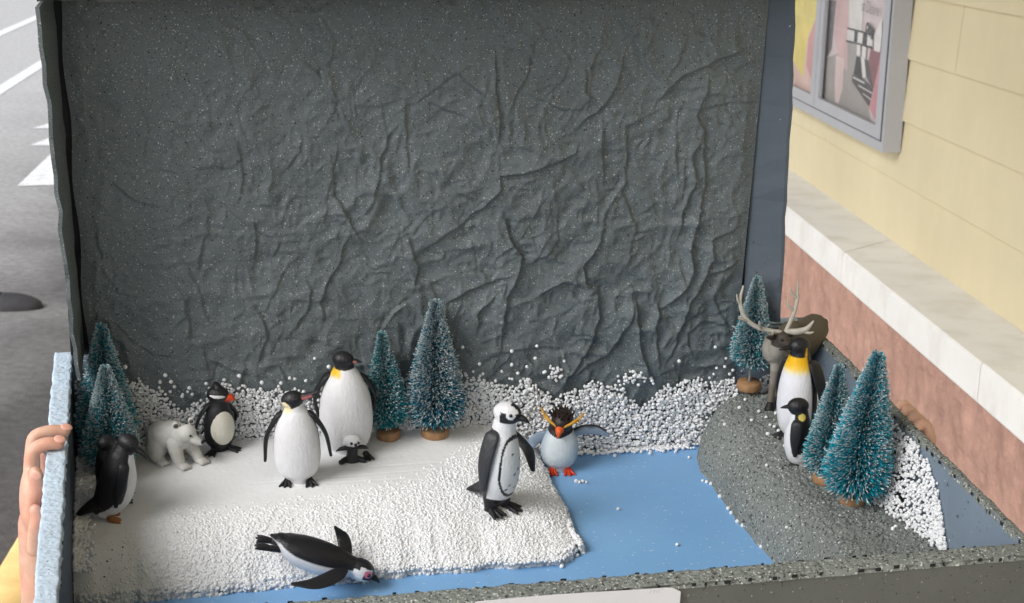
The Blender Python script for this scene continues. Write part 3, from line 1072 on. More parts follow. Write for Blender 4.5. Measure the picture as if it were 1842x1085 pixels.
# ------------------------------------------------------------------ beads glued to the back
px_ = [-.01, .02, .05, .066, .079, .092, .103, .122, .135, .157, .184, .224, .308, .322, .333, .347, .361, .376, .381, .395, .414, .434, .449, .46, .478, .5, .517, .538, .554, .57, .6]
pz_ = [.09, .09, .087, .076, .061, .064, .079, .078, .077, .071, .069, .072, .081, .075, .066, .066, .071, .058, .054, .053, .064, .059, .05, .039, .054, .063, .06, .059, .053, .06, .075]
C, Rd = [], []
st = .00222
gx, gz = np.meshgrid(np.arange(.002, .599, st), np.arange(.0035, .1, st * .88), indexing='ij')
gx = (gx + (np.arange(gz.shape[1]) % 2)[None, :] * st * .5).ravel() + rng.uniform(-.0008, .0008, gx.size)
gz = gz.ravel() + rng.uniform(-.0008, .0008, gx.size)
tp = np.interp(gx, px_, pz_) + vnoise(np.stack([gx * 220, gx * 0, gx * 0], 1), 4) * .003
dens = np.clip((tp - gz) / .014, 0, 1)
keep = (gz < tp) & (rng.uniform(0, 1, gx.size) < .62 + .5 * dens) & ~((gx < .35) & (gz < .028))
yb = .3722 - rng.uniform(0, .0022, gx.size) - .006 * np.clip(1 - gz / .03, 0, 1) - np.where(gx > .545, -.004, 0)
C.append(np.stack([gx, yb, gz], 1)[keep])
Rd.append(rng.uniform(.00100, .00145, gx.size)[keep])
kk = keep & (dens > .6) & (rng.uniform(0, 1, gx.size) < .35)
C.append(np.stack([gx + .0009, yb - .0021, gz + .0008], 1)[kk])
Rd.append(rng.uniform(.00105, .0015, gx.size)[kk])
n = 150                                                    # loose clusters higher on the paper
for (cx_, cz_, sx_, sz_, n) in ((.452, .0665, .010, .0036, 46), (.381, .074, .006, .005, 22), (.075, .077, .009, .005, 8), (.345, .076, .010, .004, 6), (.2, .075, .03, .004, 8), (.52, .064, .02, .004, 8), (.12, .079, .03, .004, 8)):
    C.append(np.stack([rng.normal(cx_, sx_, n), .3695 - rng.uniform(0, .001, n), rng.normal(cz_, sz_, n)], 1))
    Rd.append(rng.uniform(.001, .0016, n))
n = 260                                                    # scattered along the foot, on the blue sheet
xq = rng.uniform(.37, .505, n)
C.append(np.stack([xq, .3655 - np.abs(rng.normal(0, .004, n)), np.full(n, .0032)], 1))
Rd.append(rng.uniform(.001, .0016, n))
bb = obj('bead_bank', beads('bead_bank', np.vstack(C), np.hstack(Rd), 2), M_BEAD, None, BOX, kind='stuff')
tag(bb, 'white foam beads glued as snow along the foot of the crumpled grey paper', 'foam beads')

# ------------------------------------------------------------------ grey hill
nx, ny = 230, 600
X, Y = np.meshgrid(np.linspace(.484, .5995, nx), np.linspace(.003, .3705, ny), indexing='ij')
X, Y = X.ravel(), Y.ravel()


def hill_z(X, Y):
    P_ = np.stack([X, Y, X * 0], 1)
    xl = np.interp(Y, [0, .1, .174, .234, .32, .345, .362, .372], [.512, .508, .5045, .4995, .4985, .503, .513, .53]) + fbm(P_ * 60, 2, 14) * .0016
    t = np.clip((X - xl) / .034, 0, 1)
    z = .0475 * np.sqrt(np.clip(1 - (1 - t) ** 2.2, 0, 1))
    t2 = np.clip((.3735 - Y) / .02, 0, 1)
    z = z * (1 - (1 - t2) ** 3) + .004 * np.clip((Y - .22) / .12, 0, 1) * t
    return z, X - xl


z, o = hill_z(X, Y)
P_ = np.stack([X, Y, z], 1)
z = z + (fbm(P_ * 560, 3, 6) * .0022 + fbm(P_ * 160, 2, 8) * .001)
z = np.where(o < -.0005, -.0005, z)
hill = obj('grey_hill', fast_mesh('grey_hill', np.stack([X, Y, z], 1), grid_faces(nx, ny)), M_HILL, None, BOX)
tag(hill, 'rough granular grey mound of painted foam beside the blue sheet', 'foam mound')

# bank of beads against the right wall
n = 4300
yq = rng.uniform(.086, .345, n)
x0_ = np.interp(yq, [.086, .10, .12, .165, .2, .3, .345], [.598, .594, .588, .577, .574, .576, .582])
zt_ = np.interp(yq, [.086, .091, .116, .135, .151, .19, .22, .3, .345], [.046, .052, .086, .097, .100, .100, .088, .08, .07])
t = rng.uniform(0, 1, n) ** .8
xq = x0_ + (.5985 - x0_) * t + rng.normal(0, .0008, n)
zq = .0485 + (zt_ - .0485) * t ** 1.3 + rng.normal(0, .0006, n)
C = np.stack([np.minimum(xq, .5988), yq + rng.normal(0, .0008, n), zq], 1)
Rd = rng.uniform(.00095, .00135, n)
kp = rng.uniform(0, 1, n) < np.clip((yq - .083) / .02, .35, 1)
me = beads('bead_drift', C[kp], Rd[kp], 3)
bd = obj('bead_drift', me, M_BEAD, None, BOX, kind='stuff')
tag(bd, 'drift of white foam beads piled against the right wall behind the fir trees', 'foam beads')

# single stray beads
BEAD_ME = None
STRAY = [(x, y, .0026) for x, y in [(0.3905, 0.3151), (0.3927, 0.3129), (0.3959, 0.3144), (0.3985, 0.3124), (0.4406, 0.2043), (0.4555, 0.362), (0.473, 0.3603), (0.4345, 0.3552), (0.43, 0.361), (0.4875, 0.3551), (0.4955, 0.3434), (0.4935, 0.3013), (0.496, 0.2987), (0.4985, 0.2953), (0.4985, 0.2735), (0.4983, 0.2531), (0.4983, 0.2457), (0.4985, 0.232), (0.5, 0.2248), (0.503, 0.1917), (0.3775, 0.3377), (0.3889, 0.3401), (0.4117, 0.2649), (0.3463, 0.1862)]]
for x, y in [(0.5143, 0.3174), (0.5331, 0.3075), (0.5452, 0.2974), (0.5469, 0.3109), (0.5476, 0.294), (0.5378, 0.283), (0.5438, 0.262), (0.5207, 0.2389), (0.5574, 0.317), (0.5632, 0.3194), (0.5408, 0.3443), (0.5776, 0.1284), (0.5742, 0.1256), (0.5118, 0.1692), (0.5447, 0.3219), (0.5482, 0.2867), (0.5312, 0.3313)]:
    zz_, _o = hill_z(np.array([x]), np.array([y]))
    STRAY.append((x, y, float(zz_[0]) + .0012))
WALLS = [(0.074, 0.0863), (0.0698, 0.0921), (0.0877, 0.0802), (0.1569, 0.0776), (0.1657, 0.0843), (0.1965, 0.0922), (0.1264, 0.0884), (0.3653, 0.1012), (0.3889, 0.0866), (0.3644, 0.0904), (0.4878, 0.0812), (0.5185, 0.0922), (0.3577, 0.0833), (0.0153, 0.1092), (0.0399, 0.1009), (0.304, 0.1034), (0.5288, 0.0815), (0.5285, 0.0739), (0.3182, 0.088), (0.3446, 0.0978), (0.1855, 0.1), (0.1438, 0.0817), (0.1766, 0.0716)]
one = fast_mesh('stray_bead', ICO_V, ICO_F)
for (q, lab_, grp) in ([(p, 'single white foam bead lying loose on blue sheet or grey mound', 'stray beads on the ground') for p in STRAY] +
                       [((x, .3655, z), 'single white foam bead stuck high on the crumpled grey paper', 'stray beads on the paper') for x, z in WALLS]):
    r_ = random.uniform(.0012, .0018)
    o = obj('stray_bead', one, M_BEAD, None, BOX @ Matrix.Translation(q) @ Matrix.Scale(r_, 4))
    tag(o, lab_, 'foam bead', grp)

# ================================================================== bottle-brush trees
M_BRISTLE = painted('bristle', 0.55, 0.25, 0.0)
for nd in list(M_BRISTLE.node_tree.nodes):
    if nd.type == 'BUMP':
        M_BRISTLE.node_tree.nodes.remove(nd)
M_DISC = plain('wood_disc', srgb(158, 122, 88), 0.6, 0.2, 200)
M_BARK = plain('disc_bark', srgb(96, 66, 42), 0.8, 0.2, 300)
M_WIRE = plain('twisted_wire', (0.25, 0.27, 0.27), 0.4, 0.2, 300, spec=0.6)


def brush_tree(label, x, y, z, h, rmax, lean=(0, 0), tint=(16, 146, 162), snow=.5, seed=0, disc=.0095, bottom=.12, n=5200, power=.90):
    n = int(n * 2.1)
    bottom += .045
    rmax *= .99
    h *= 1.055
    t_ = thing('bottle_brush_tree', label, 'toy tree', at_box(x, y, z, 0, lean), 'frosted teal bottle-brush trees')
    r_ = np.random.RandomState(seed)
    dh = .0068
    g = G()
    m_ = 20
    for k_, (rr_, zz_) in enumerate(((disc * .96, 0), (disc, .0008), (disc, dh - .0008), (disc * .95, dh), (disc * .25, dh + .0002))):
        pass
    ringz = [(disc * .96, 0), (disc, .0008), (disc * 1.01, dh * .5), (disc, dh - .0008), (disc * .95, dh)]
    V = [(rr_ * math.cos(2 * math.pi * j / m_), rr_ * math.sin(2 * math.pi * j / m_), zz_) for rr_, zz_ in ringz for j in range(m_)]
    F = [(i * m_ + j, i * m_ + (j + 1) % m_, (i + 1) * m_ + (j + 1) % m_, (i + 1) * m_ + j) for i in range(4) for j in range(m_)]
    F += [tuple(range(m_))[::-1], tuple(range(4 * m_, 5 * m_))]
    obj('base', g.add(V, F), M_DISC, t_)
    obj('stem', G().tube([(0, 0, dh), (0, 0, h * .5), (0, 0, h * .90)], [.0011, .001, .0006], seg=8), M_WIRE, t_)
    u = r_.uniform(0, 1, n)
    tt = 1 - np.sqrt(1 - u * .985)                          # more bristles low down
    zb = h * bottom + (h * .985 - h * bottom) * tt
    ang = r_.uniform(0, 2 * math.pi, n)
    L_ = rmax * np.minimum(1.0, ((1 - tt) ** power) * 1.02) * r_.normal(1, .05, n) + .0012
    L_ *= np.where(tt < .06, .75 + 4 * tt, 1)
    up = r_.normal(.22, .18, n) + .5 * tt - np.where(tt < .10, (.10 - tt) * 3.2, 0)
    d = np.stack([np.cos(ang) * np.cos(up), np.sin(ang) * np.cos(up), np.sin(up)], 1)
    s_ = np.stack([np.zeros(n), np.zeros(n), zb], 1)
    bend = np.stack([r_.normal(0, .06, n), r_.normal(0, .06, n), r_.normal(-.03, .06, n)], 1)
    side = np.cross(d, r_.normal(0, 1, (n, 3)))
    side /= np.linalg.norm(side, axis=1)[:, None]
    up2 = np.cross(d, side)
    V = np.zeros((n, 3, 3, 3))                               # station, corner
    w = (r_.uniform(.00020, .00032, n))[:, None]
    snowy = r_.uniform(0, 1, n) < snow * np.clip(.55 + .8 * tt + .25 * vnoise(np.stack([ang * 2, zb * 90, zb * 0], 1), seed), 0, 1.4)
    for k_, f_ in enumerate((.12, .84, 1.0)):
        c_ = s_ + d * (L_ * f_)[:, None] + bend * (L_ * f_ * f_)[:, None]
        ww = w * np.where(snowy[:, None] & (k_ > 0), 1.75, 1.0)
        for j, a_ in enumerate((0, 2.094, 4.189)):
            V[:, k_, j] = c_ + side * ww * math.cos(a_) + up2 * ww * math.sin(a_)
    idx = np.arange(n)[:, None] * 9
    q = []
    for k_ in (0, 1):
        for j in range(3):
            a_, b_ = k_ * 3 + j, k_ * 3 + (j + 1) % 3
            q.append([a_, b_, b_ + 3, a_ + 3])
    F = (idx[:, None, :] + np.array(q)[None]).reshape(-1, 4)
    me = fast_mesh('bristles', V.reshape(-1, 3), F, False)
    base = np.array(srgb(*tint))
    col = base[None] * r_.uniform(.55, 1.5, (n, 1)) * np.array([1, 1, 1])
    colv = np.zeros((n, 3, 3, 3))
    colv[:, 0] = col[:, None]
    colv[:, 1] = np.where(snowy[:, None], .55 * col + .10, col)[:, None]
    colv[:, 2] = np.where(snowy[:, None], np.array([.74, .80, .82])[None], col * 1.25 + .01)[:, None]
    paint(me, colv.reshape(-1, 3))
    obj('bristles', me, M_BRISTLE, t_, kind='stuff')
    return t_


brush_tree('tallest teal brush tree in the left corner, behind a shorter frosted one', .0240, .355, .030, .1165, .0225, (0, 0), snow=.50, seed=1)
brush_tree('frosted teal brush tree in the left corner, in front of a taller one', .0275, .327, .030, .0932, .0205, (-1, 0), snow=.70, seed=2, n=5600)
brush_tree('slim teal brush tree beside the big white-fronted penguin, thinly frosted', .2441, .3595, .030, .0969, .0172, (-4, 0), (18, 138, 148), .42, 3, .0095, .14)
brush_tree('large dark brush tree with heavy white frost near the middle of the slab', .2817, .3585, .030, .1233, .0235, (-1, 0), (14, 116, 138), .66, 4, .0112, .115, 7200)
brush_tree('frosted brush tree standing behind the reindeer at the lid corner', .5490, .3590, .0555, .1040, .0172, (-1, 0), (18, 144, 158), .70, 5, .0100, .21, 4600)
brush_tree('slender teal brush tree on the grey mound, behind the fuller one', .5555, .2053, .047, .1014, .0180, (0, 0), (18, 144, 158), .50, 6, .0100, .10)
brush_tree('full bright teal brush tree on the grey mound nearest the right wall', .5625, .172, .047, .1265, .0245, (3, 0), (16, 152, 172), .42, 7, .0105, .075, 7400, .84)

# ================================================================== animal figurines
M_PAINT = painted('toy_paint', 0.42, 0.08)
M_PAINT_DULL = painted('toy_paint_dull', 0.65, 0.16)
M_EYE = plain('toy_eye', (0.01, 0.01, 0.012), 0.15, 0.1, spec=0.6)
BLACK, CHAR, OFFW, CREAM = srgb(34, 34, 37), srgb(62, 64, 68), (0.76, 0.76, 0.78), srgb(226, 216, 190)
YELL, ORNG, RED = srgb(240, 190, 50), srgb(224, 96, 40), srgb(206, 62, 34)


def basis(fwd, up=(0, 0, 1)):
    f_ = nrm(fwd)
    u_ = np.asarray(up, float)
    u_ = nrm(u_ - (u_ @ f_) * f_)
    return np.stack([f_, np.cross(u_, f_), u_], 1)          # columns: forward, left, up


def blend(c, new, w):
    w = np.clip(w, 0, 1)[:, None]
    return c * (1 - w) + np.asarray(new)[None] * w


def sm(x, a, b_):
    t = np.clip((x - a) / (b_ - a), 0, 1)
    return t * t * (3 - 2 * t)


def colour_all(me, c):
    paint(me, np.tile(np.asarray(c, float), (len(me.vertices), 1)))
    return me


def penguin(label, M, torso, head, beak, colour, flippers, feet, tail=None, voxel=.0105, flip_cols=None, foot_col=BLACK, beak_cols=(BLACK, None), eye=None, name='penguin_figurine', extra_fuse=None, mat=None, foot_size=.115):
    t_ = thing(name, label, 'toy penguin', M, 'toy penguins in the snow scene')
    g = G()
    g.tube([(r_[4] if len(r_) > 4 else 0, r_[1], r_[0]) for r_ in torso], [(r_[2], r_[3]) for r_ in torso], (1, 0, 0), 28, 48)
    R = basis(head['fwd'], head.get('up', (0, 0, 1)))
    c, r0 = np.array(head['c'], float), head['r']
    g.ell(c, np.array([1.20, .93, .94]) * r0, R, 24, 16)
    tp = torso[-1]
    g.tube([(tp[4] if len(tp) > 4 else 0, tp[1], tp[0] - .04), c], [(tp[2], tp[3]), (r0 * .86, r0 * .86)], (1, 0, 0), 20, 10)
    bl = beak['len']
    b0 = c + R @ (np.array([.75, 0, beak.get('z', -.08)]) * r0)
    b1 = c + R @ (np.array([1.0 + .5 * bl / r0, 0, beak.get('z', -.08) - .02]) * r0)
    b2 = c + R @ (np.array([.95 + bl / r0, 0, beak.get('z', -.08) - beak.get('drop', .18)]) * r0)
    g.tube([c + R @ (np.array([.3, 0, -.05]) * r0), b0 + (b1 - b0) * .15], [r0 * .62, beak['r'] * .92], (0, 0, 1), 16, 8)
    if tail:
        g.tube(tail[0], tail[1], (1, 0, 0), 14)
    if extra_fuse:
        extra_fuse(g)
    me = fuse(g, 'body', voxel, 3)
    P = coords(me)
    Q = (P - c) @ R / r0
    phi = np.degrees(np.arctan2(np.abs(P[:, 0] - np.interp(P[:, 2], [q[0] for q in torso], [(q[4] if len(q) > 4 else 0) for q in torso])),
                                -(P[:, 1] - np.interp(P[:, 2], [q[0] for q in torso], [q[1] for q in torso]))))
    paint(me, colour(P, Q, phi))
    obj('body', me, mat or M_PAINT, t_)
    bk = G().tube([b0, b1, b2], [(beak['r'], beak['r'] * 1.05), (beak['r'] * .72, beak['r'] * .7), (beak['r'] * .22, beak['r'] * .2)], R[:, 1], 12, 10)
    me = bk.mesh('beak')
    Pb = (coords(me) - b0) @ R
    cb = np.tile(np.array(beak_cols[0], float), (len(Pb), 1))
    if beak_cols[1] is not None:
        lo = beak.get('stripe', (-.4, .25))
        q = Pb[:, 2] / beak['r'] + .55 * Pb[:, 0] / bl * .6
        cb = blend(cb, beak_cols[1], ((q < lo[1]) & (q > lo[0]) & (Pb[:, 0] < bl * .75)).astype(float))
    paint(me, cb)
    obj('beak', me, M_PAINT, t_)
    ea = eye or (.52, .72, .22, .085)
    for sgn_ in (-1, 1):
        e_ = c + R @ (np.array([ea[0], ea[1] * sgn_, ea[2]]) * r0)
        obj('eye', G().ell(e_, r0 * ea[3] * 1.25, None, 10, 8), M_EYE, t_)
    for i, (pts, rad, wd) in enumerate(flippers):
        me = G().tube(pts, rad, wd, 16, 22).mesh('flipper')
        Pf = coords(me)
        if flip_cols:
            paint(me, flip_cols(Pf, i))
        else:
            colour_all(me, BLACK)
        obj('flipper', me, M_PAINT, t_)
    for (fx, fy, a_) in feet:
        gf = G()
        fs = foot_size
        Rz = Matrix.Rotation(math.radians(a_), 3, 'Z')
        for k_ in (-.45, 0, .45):
            q = [Rz @ Vector(v) for v in ((0, fs * .1, fs * .30), (math.sin(k_) * fs * .55, -math.cos(k_) * fs * .55, fs * .17), (math.sin(k_) * fs * 1.05, -math.cos(k_) * fs * 1.05, fs * .075))]
            gf.tube([v + Vector((fx, fy, 0)) for v in q], [fs * .22, fs * .17, fs * .085], (1, 0, 0), 10, 10)
        gf.ell((fx, fy, fs * .28), (fs * .3, fs * .34, fs * .28), None, 12, 8)
        cc = Rz @ Vector((0, -fs * .5, 0))
        gf.ell((fx + cc.x, fy + cc.y, fs * .07), (fs * .40, fs * .48, fs * .08), np.array(Rz), 14, 6)
        obj('foot', colour_all(gf.mesh('foot'), foot_col), M_PAINT, t_)
    return t_


def flip(side, z0, z1, x0, x1, y0=.0, y1=.02, w=.06, thick=.016, mid=None, wd=(0, 1, 0)):
    m_ = mid or ((x0 + x1) / 2 * 1.12, (y0 + y1) / 2)
    return ([(side * x0 * .8, y0, z0 + .01), (side * (x0 + .02), y0, z0 - .03), (side * m_[0], m_[1], (z0 + z1) / 2), (side * x1, y1, z1)],
            [(w * .75, thick * 1.5), (w, thick * 1.3), (w * .9, thick), (w * .35, thick * .7)], wd)


# --- big penguin with a yellow neck patch and a chick at its feet
def col_big(P, Q, phi):
    c = np.tile(np.array(OFFW), (len(P), 1))
    c = blend(c, BLACK, sm(phi, 98, 104) * (P[:, 2] < .86) * (P[:, 2] > .10))
    hd = (np.linalg.norm(Q, axis=1) < 1.75) & (Q[:, 2] > -.92)
    c = blend(c, YELL, sm(-P[:, 0], .015, .05) * sm(P[:, 2], .74, .79) * (~hd) * (phi < 140))
    return blend(c, BLACK, hd.astype(float))


big = penguin('largest white-fronted penguin with yellow neck patch, sheltering a tiny chick', at_box(.2085, .3425, .030, -8, (-2, 0), .0864),
        [(.03, 0, .15, .13), (.10, 0, .205, .17), (.25, 0, .24, .20), (.42, 0, .24, .20), (.58, 0, .215, .185), (.70, .005, .17, .155), (.79, .01, .115, .115), (.84, .012, .085, .09)],
        dict(c=(-.01, -.005, .905), r=.082, fwd=(.985, -.16, -.02)), dict(len=.088, r=.026, drop=.1), col_big,
        [flip(-1, .74, .33, .17, .255, .02, .05, .075, .02, (.275, .03)), flip(1, .72, .36, .17, .245, .03, .06, .05, .018, (.262, .05))],
        [(.03, -.17, 25), (.17, -.15, 20)], beak_cols=(BLACK, srgb(205, 120, 112)), foot_size=.10)

# --- chick
ck = thing('penguin_chick_figurine', 'tiny grey and white penguin chick standing against the largest penguin', 'toy penguin', at_box(.2095, .3205, .030, 2, (0, 0), .0215), 'toy penguins in the snow scene')
g = G()
g.tube([(0, .05, .05), (0, .02, .3), (0, .0, .6)], [(.30, .22), (.2, .17), (.24, .2)], (1, 0, 0), 20)
g.ell((0, .02, .82), (.34, .28, .22), None, 20, 12)
me = fuse(g, 'body', .03, 2)
P = coords(me)
paint(me, blend(np.tile(np.array(CHAR) * .5, (len(P), 1)), OFFW, sm(P[:, 2], .64, .68)))
obj('body', me, M_PAINT, ck)
for s_ in (-1, 1):
    obj('flipper', colour_all(G().tube([(s_ * .05, -.16, .66), (s_ * .4, -.1, .62), (s_ * .58, -.02, .50)], [(.07, .1), (.07, .11), (.02, .05)], (0, 0, 1), 12).mesh('flipper'), np.array(BLACK)), M_PAINT, ck)
    obj('foot', colour_all(G().tube([(s_ * .2, .05, .1), (s_ * .42, -.12, .08)], [.12, .1], (1, 0, 0), 10).mesh('foot'), BLACK), M_PAINT, ck)
    obj('eye', G().ell((s_ * .13 + .06, -.245, .86), .055, None, 8, 6), M_EYE, ck)
obj('beak', colour_all(G().tube([(.08, -.24, .8), (.1, -.36, .76)], [.06, .015], (1, 0, 0), 8).mesh('beak'), BLACK), M_PAINT, ck)


# --- penguin with its beak raised
def col_up(P, Q, phi):
    c = np.tile(np.array(OFFW), (len(P), 1))
    c = blend(c, BLACK, sm(phi, 80, 85) * (P[:, 2] < .86) * (P[:, 2] > .12))
    hd = (np.linalg.norm(Q, axis=1) < 1.6) & (Q[:, 2] > -.62)
    c = blend(c, srgb(238, 226, 186), (np.hypot(P[:, 0] + .085, P[:, 2] - .845) < .062) * 1.0)
    return blend(c, BLACK, hd & ~((np.hypot(P[:, 0] + .10, P[:, 2] - .842) < .058) & (P[:, 1] < .06)))


penguin('white-bellied penguin standing centre of the slab with its beak raised', at_box(.1653, .2966, .030, -8, (-2, 0), .0745),
        [(.05, .0, .14, .12), (.11, 0, .20, .16), (.25, 0, .235, .185), (.42, 0, .235, .185), (.58, 0, .215, .17), (.70, 0, .175, .14), (.78, .01, .125, .115), (.83, .01, .095, .10)],
        dict(c=(-.025, 0, .905), r=.098, fwd=(.93, -.12, .30), up=(-.3, 0, 1)), dict(len=.19, r=.042, drop=-.12, z=.0), col_up,
        [flip(-1, .74, .24, .17, .325, .0, -.02, .058, .022, (.30, .01), (0.25, 1, 0)), flip(1, .74, .28, .17, .34, .0, -.02, .058, .022, (.295, .01), (-.25, 1, 0))],
        [(-.10, -.05, -14), (.11, -.05, 16)], tail=([(0, .12, .14), (0, .2, .05)], [(.08, .05), (.05, .02)]), beak_cols=(BLACK, srgb(196, 112, 112)), foot_size=.125)


# --- black penguin with a white brow and a red beak
def col_brow(P, Q, phi):
    c = np.tile(np.array(BLACK), (len(P), 1))
    ph = np.degrees(np.arctan2(P[:, 0], -P[:, 1]))
    e = ((ph - 6) / 56) ** 2 + ((P[:, 2] - .40) / .255) ** 2
    return blend(c, srgb(224, 221, 208), (e < 1) * 1.0)


t_ = penguin('black penguin with white oval belly, white brow and red beak beside the bear', at_box(.1096, .3575, .030, 14, (0, 0), .0545),
        [(.06, 0, .14, .13), (.14, 0, .20, .18), (.30, -.01, .225, .205), (.46, -.01, .215, .195), (.60, .0, .185, .17), (.70, .01, .145, .145), (.77, .015, .125, .13)],
        dict(c=(-.01, .0, .865), r=.135, fwd=(.90, -.44, -.10)), dict(len=.115, r=.074, drop=.15, z=-.20), col_brow,
        [flip(-1, .70, .33, .16, .34, .03, .06, .065, .025, (.28, .05), (.3, 1, 0)), flip(1, .66, .38, .16, .27, .04, .08, .06, .025, (.26, .06), (-.3, 1, 0))],
        [(-.11, -.08, -42), (.12, -.08, 52)], beak_cols=(srgb(222, 78, 40), None), foot_size=.155)
R = basis((.90, -.44, -.10))
cH = np.array((-.01, .0, .865))
for s_ in (-1, 1):
    q = [cH + R @ (np.array(v) * .135) for v in ((.90, s_ * .44, .08), (.45, s_ * .90, .14), (-.15, s_ * 1.05, .14), (-.65, s_ * .98, .20))]
    obj('brow', colour_all(G().tube(q, [.012, .022, .024, .012], (0, 0, 1), 8).mesh('brow'), OFFW), M_PAINT, t_)
q = [cH + np.array(v) * .135 for v in ((.0, 0, .7), (-.1, .35, 1.0), (-.1, .75, .95))]
obj('crest', colour_all(G().tube(q, [.075, .05, .02], (1, 0, 0), 12).mesh('crest'), BLACK), M_PAINT, t_)


# --- dark-backed penguins in the left corner
def col_side(P, Q, phi):
    c = np.tile(np.array(OFFW), (len(P), 1))
    back = sm(phi, 58, 63)
    c = blend(c, BLACK, back * (P[:, 2] > .0) * ((P[:, 2] > .26) | (P[:, 1] > -.02 + (.26 - P[:, 2]) * .7)))
    hd = (P[:, 2] > .80) & ~((Q[:, 0] > .15) & (Q[:, 2] < -.75))
    return blend(c, BLACK, hd * 1.0)


tor_side = [(.10, .06, .10, .12), (.16, .04, .15, .16), (.30, .0, .185, .20), (.46, -.01, .185, .20), (.60, .0, .165, .175), (.71, .005, .13, .14), (.78, .0, .105, .115), (.83, -.005, .09, .10)]
side_tail = ([(0, .10, .20), (0, .24, .07), (0, .33, -.03)], [(.11, .09), (.075, .05), (.03, .015)])
penguin('black-backed penguin turned right with brown feet, at the slab\'s front left corner', at_box(.0235, .2560, .030, 92, (15, 2), .0675),
        tor_side, dict(c=(0, -.03, .90), r=.105, fwd=(-.42, -.86, -.26)), dict(len=.15, r=.042, drop=.22), col_side,
        [flip(-1, .70, .24, .15, .20, -.02, -.03, .06, .018, (.205, -.03)), flip(1, .70, .24, .15, .20, -.02, -.03, .06, .018, (.205, -.03))],
        [(-.075, -.03, -8), (.075, -.03, 8)], tail=side_tail, foot_col=srgb(150, 98, 50), foot_size=.15)
penguin('dark penguin half hidden behind the brown-footed penguin, close to the trees', at_box(.0290, .2790, .030, 112, (-6, 0), .0545),
        tor_side, dict(c=(0, -.03, .90), r=.115, fwd=(.25, -.95, -.1)), dict(len=.06, r=.032, drop=.2), col_side,
        [flip(-1, .70, .24, .15, .20, -.02, -.03, .06, .018, (.205, -.03)), flip(1, .70, .26, .15, .22, -.02, -.05, .06, .018, (.215, -.03))],
        [(-.075, -.03, -8), (.095, -.13, 18)], tail=side_tail, foot_col=CHAR, foot_size=.17)


# --- penguin with the black chest line, on the slope
def col_african(P, Q, phi):
    c = np.tile(np.array(OFFW), (len(P), 1))
    ph = np.degrees(np.arctan2(P[:, 0], -P[:, 1]))
    c = blend(c, srgb(205, 208, 208), sm(P[:, 2], .80, .74) * .5)
    c = blend(c, np.array(CHAR) * .75, sm(phi, 88, 93) * (P[:, 2] < .76) * (P[:, 2] > .13))
    wv = 56 - 10 * np.clip((.35 - P[:, 2]) / .2, 0, 1)
    se = np.abs(ph / wv) ** 3.2 + np.abs((P[:, 2] - .455) / .262) ** 3.2
    line = (se > .80) & (se < 1.18)
    for (a_, z_) in ((-18, .58), (6, .44), (-8, .40), (-22, .30), (14, .33), (-30, .26), (20, .52), (2, .27)):
        line |= (np.abs(ph - a_) < 4.5) & (np.abs(P[:, 2] - z_ - (ph - a_) * .001) < .008)
    c = blend(c, BLACK, line * 1.0)
    c = blend(c, BLACK, (P[:, 2] < .145) * 1.0)
    hd = np.linalg.norm(Q, axis=1) < 1.7
    mask = hd & (Q[:, 2] < .30) & (Q[:, 2] > -.62) & (Q[:, 0] > -.35)
    ring = np.zeros(len(P), bool)
    for s_ in (-1, 1):
        ring |= np.linalg.norm(Q - np.array([.52, .78 * s_, .18]), axis=1) < .40
    c = blend(c, BLACK, (mask & ~ring) * 1.0)
    return blend(c, BLACK, (hd & (np.abs(Q[:, 1]) < .30) & (Q[:, 0] > .25) & (Q[:, 2] > .2)) * 1.0)


penguin('tall black and white penguin with a black chest line, on the beaded slope', at_box(.3080, .2450, .0215, 42, (4, 0), .0885),
        [(.10, .02, .09, .09), (.15, .01, .13, .125), (.26, -.005, .155, .155), (.40, -.015, .162, .16), (.54, -.01, .15, .145), (.66, .0, .125, .125), (.74, .005, .10, .105), (.82, .005, .09, .095)],
        dict(c=(0, -.012, .905), r=.102, fwd=(.30, -.95, -.02)), dict(len=.095, r=.036, drop=.22, z=-.16), col_african,
        [flip(-1, .72, .24, .12, .20, .03, .02, .072, .02, (.195, .03), (0, 1, 0)), flip(1, .68, .28, .13, .37, -.02, -.10, .066, .02, (.31, -.06), (-.2, 1, 0))],
        [(-.075, -.0, -12), (.085, -.05, 14)], tail=([(0, .08, .2), (0, .20, .13), (0, .29, .085)], [(.09, .08), (.07, .045), (.04, .015)]), foot_size=.14,
        extra_fuse=lambda g: (g.tube([(-.075, .0, .02), (-.07, .01, .14)], [.05, .07]), g.tube([(.085, -.04, .02), (.07, -.0, .15)], [.05, .075])),
        eye=(.52, .80, .18, .12), flip_cols=lambda P, i: np.tile(np.array(CHAR if i == 0 else BLACK) * (.75 if i == 0 else 1), (len(P), 1)))


# --- crested penguin with spread wings
def col_rock(P, Q, phi):
    c = np.tile(np.array(srgb(208, 217, 222)), (len(P), 1))
    c = blend(c, srgb(164, 180, 192), sm(phi, 40, 85))
    c = blend(c, srgb(48, 54, 66), sm(phi, 100, 112))
    hd = (np.linalg.norm(Q, axis=1) < 1.75) & (Q[:, 2] > -1.02 + .28 * np.abs(Q[:, 1]))
    return blend(c, srgb(40, 30, 28), hd * 1.0)


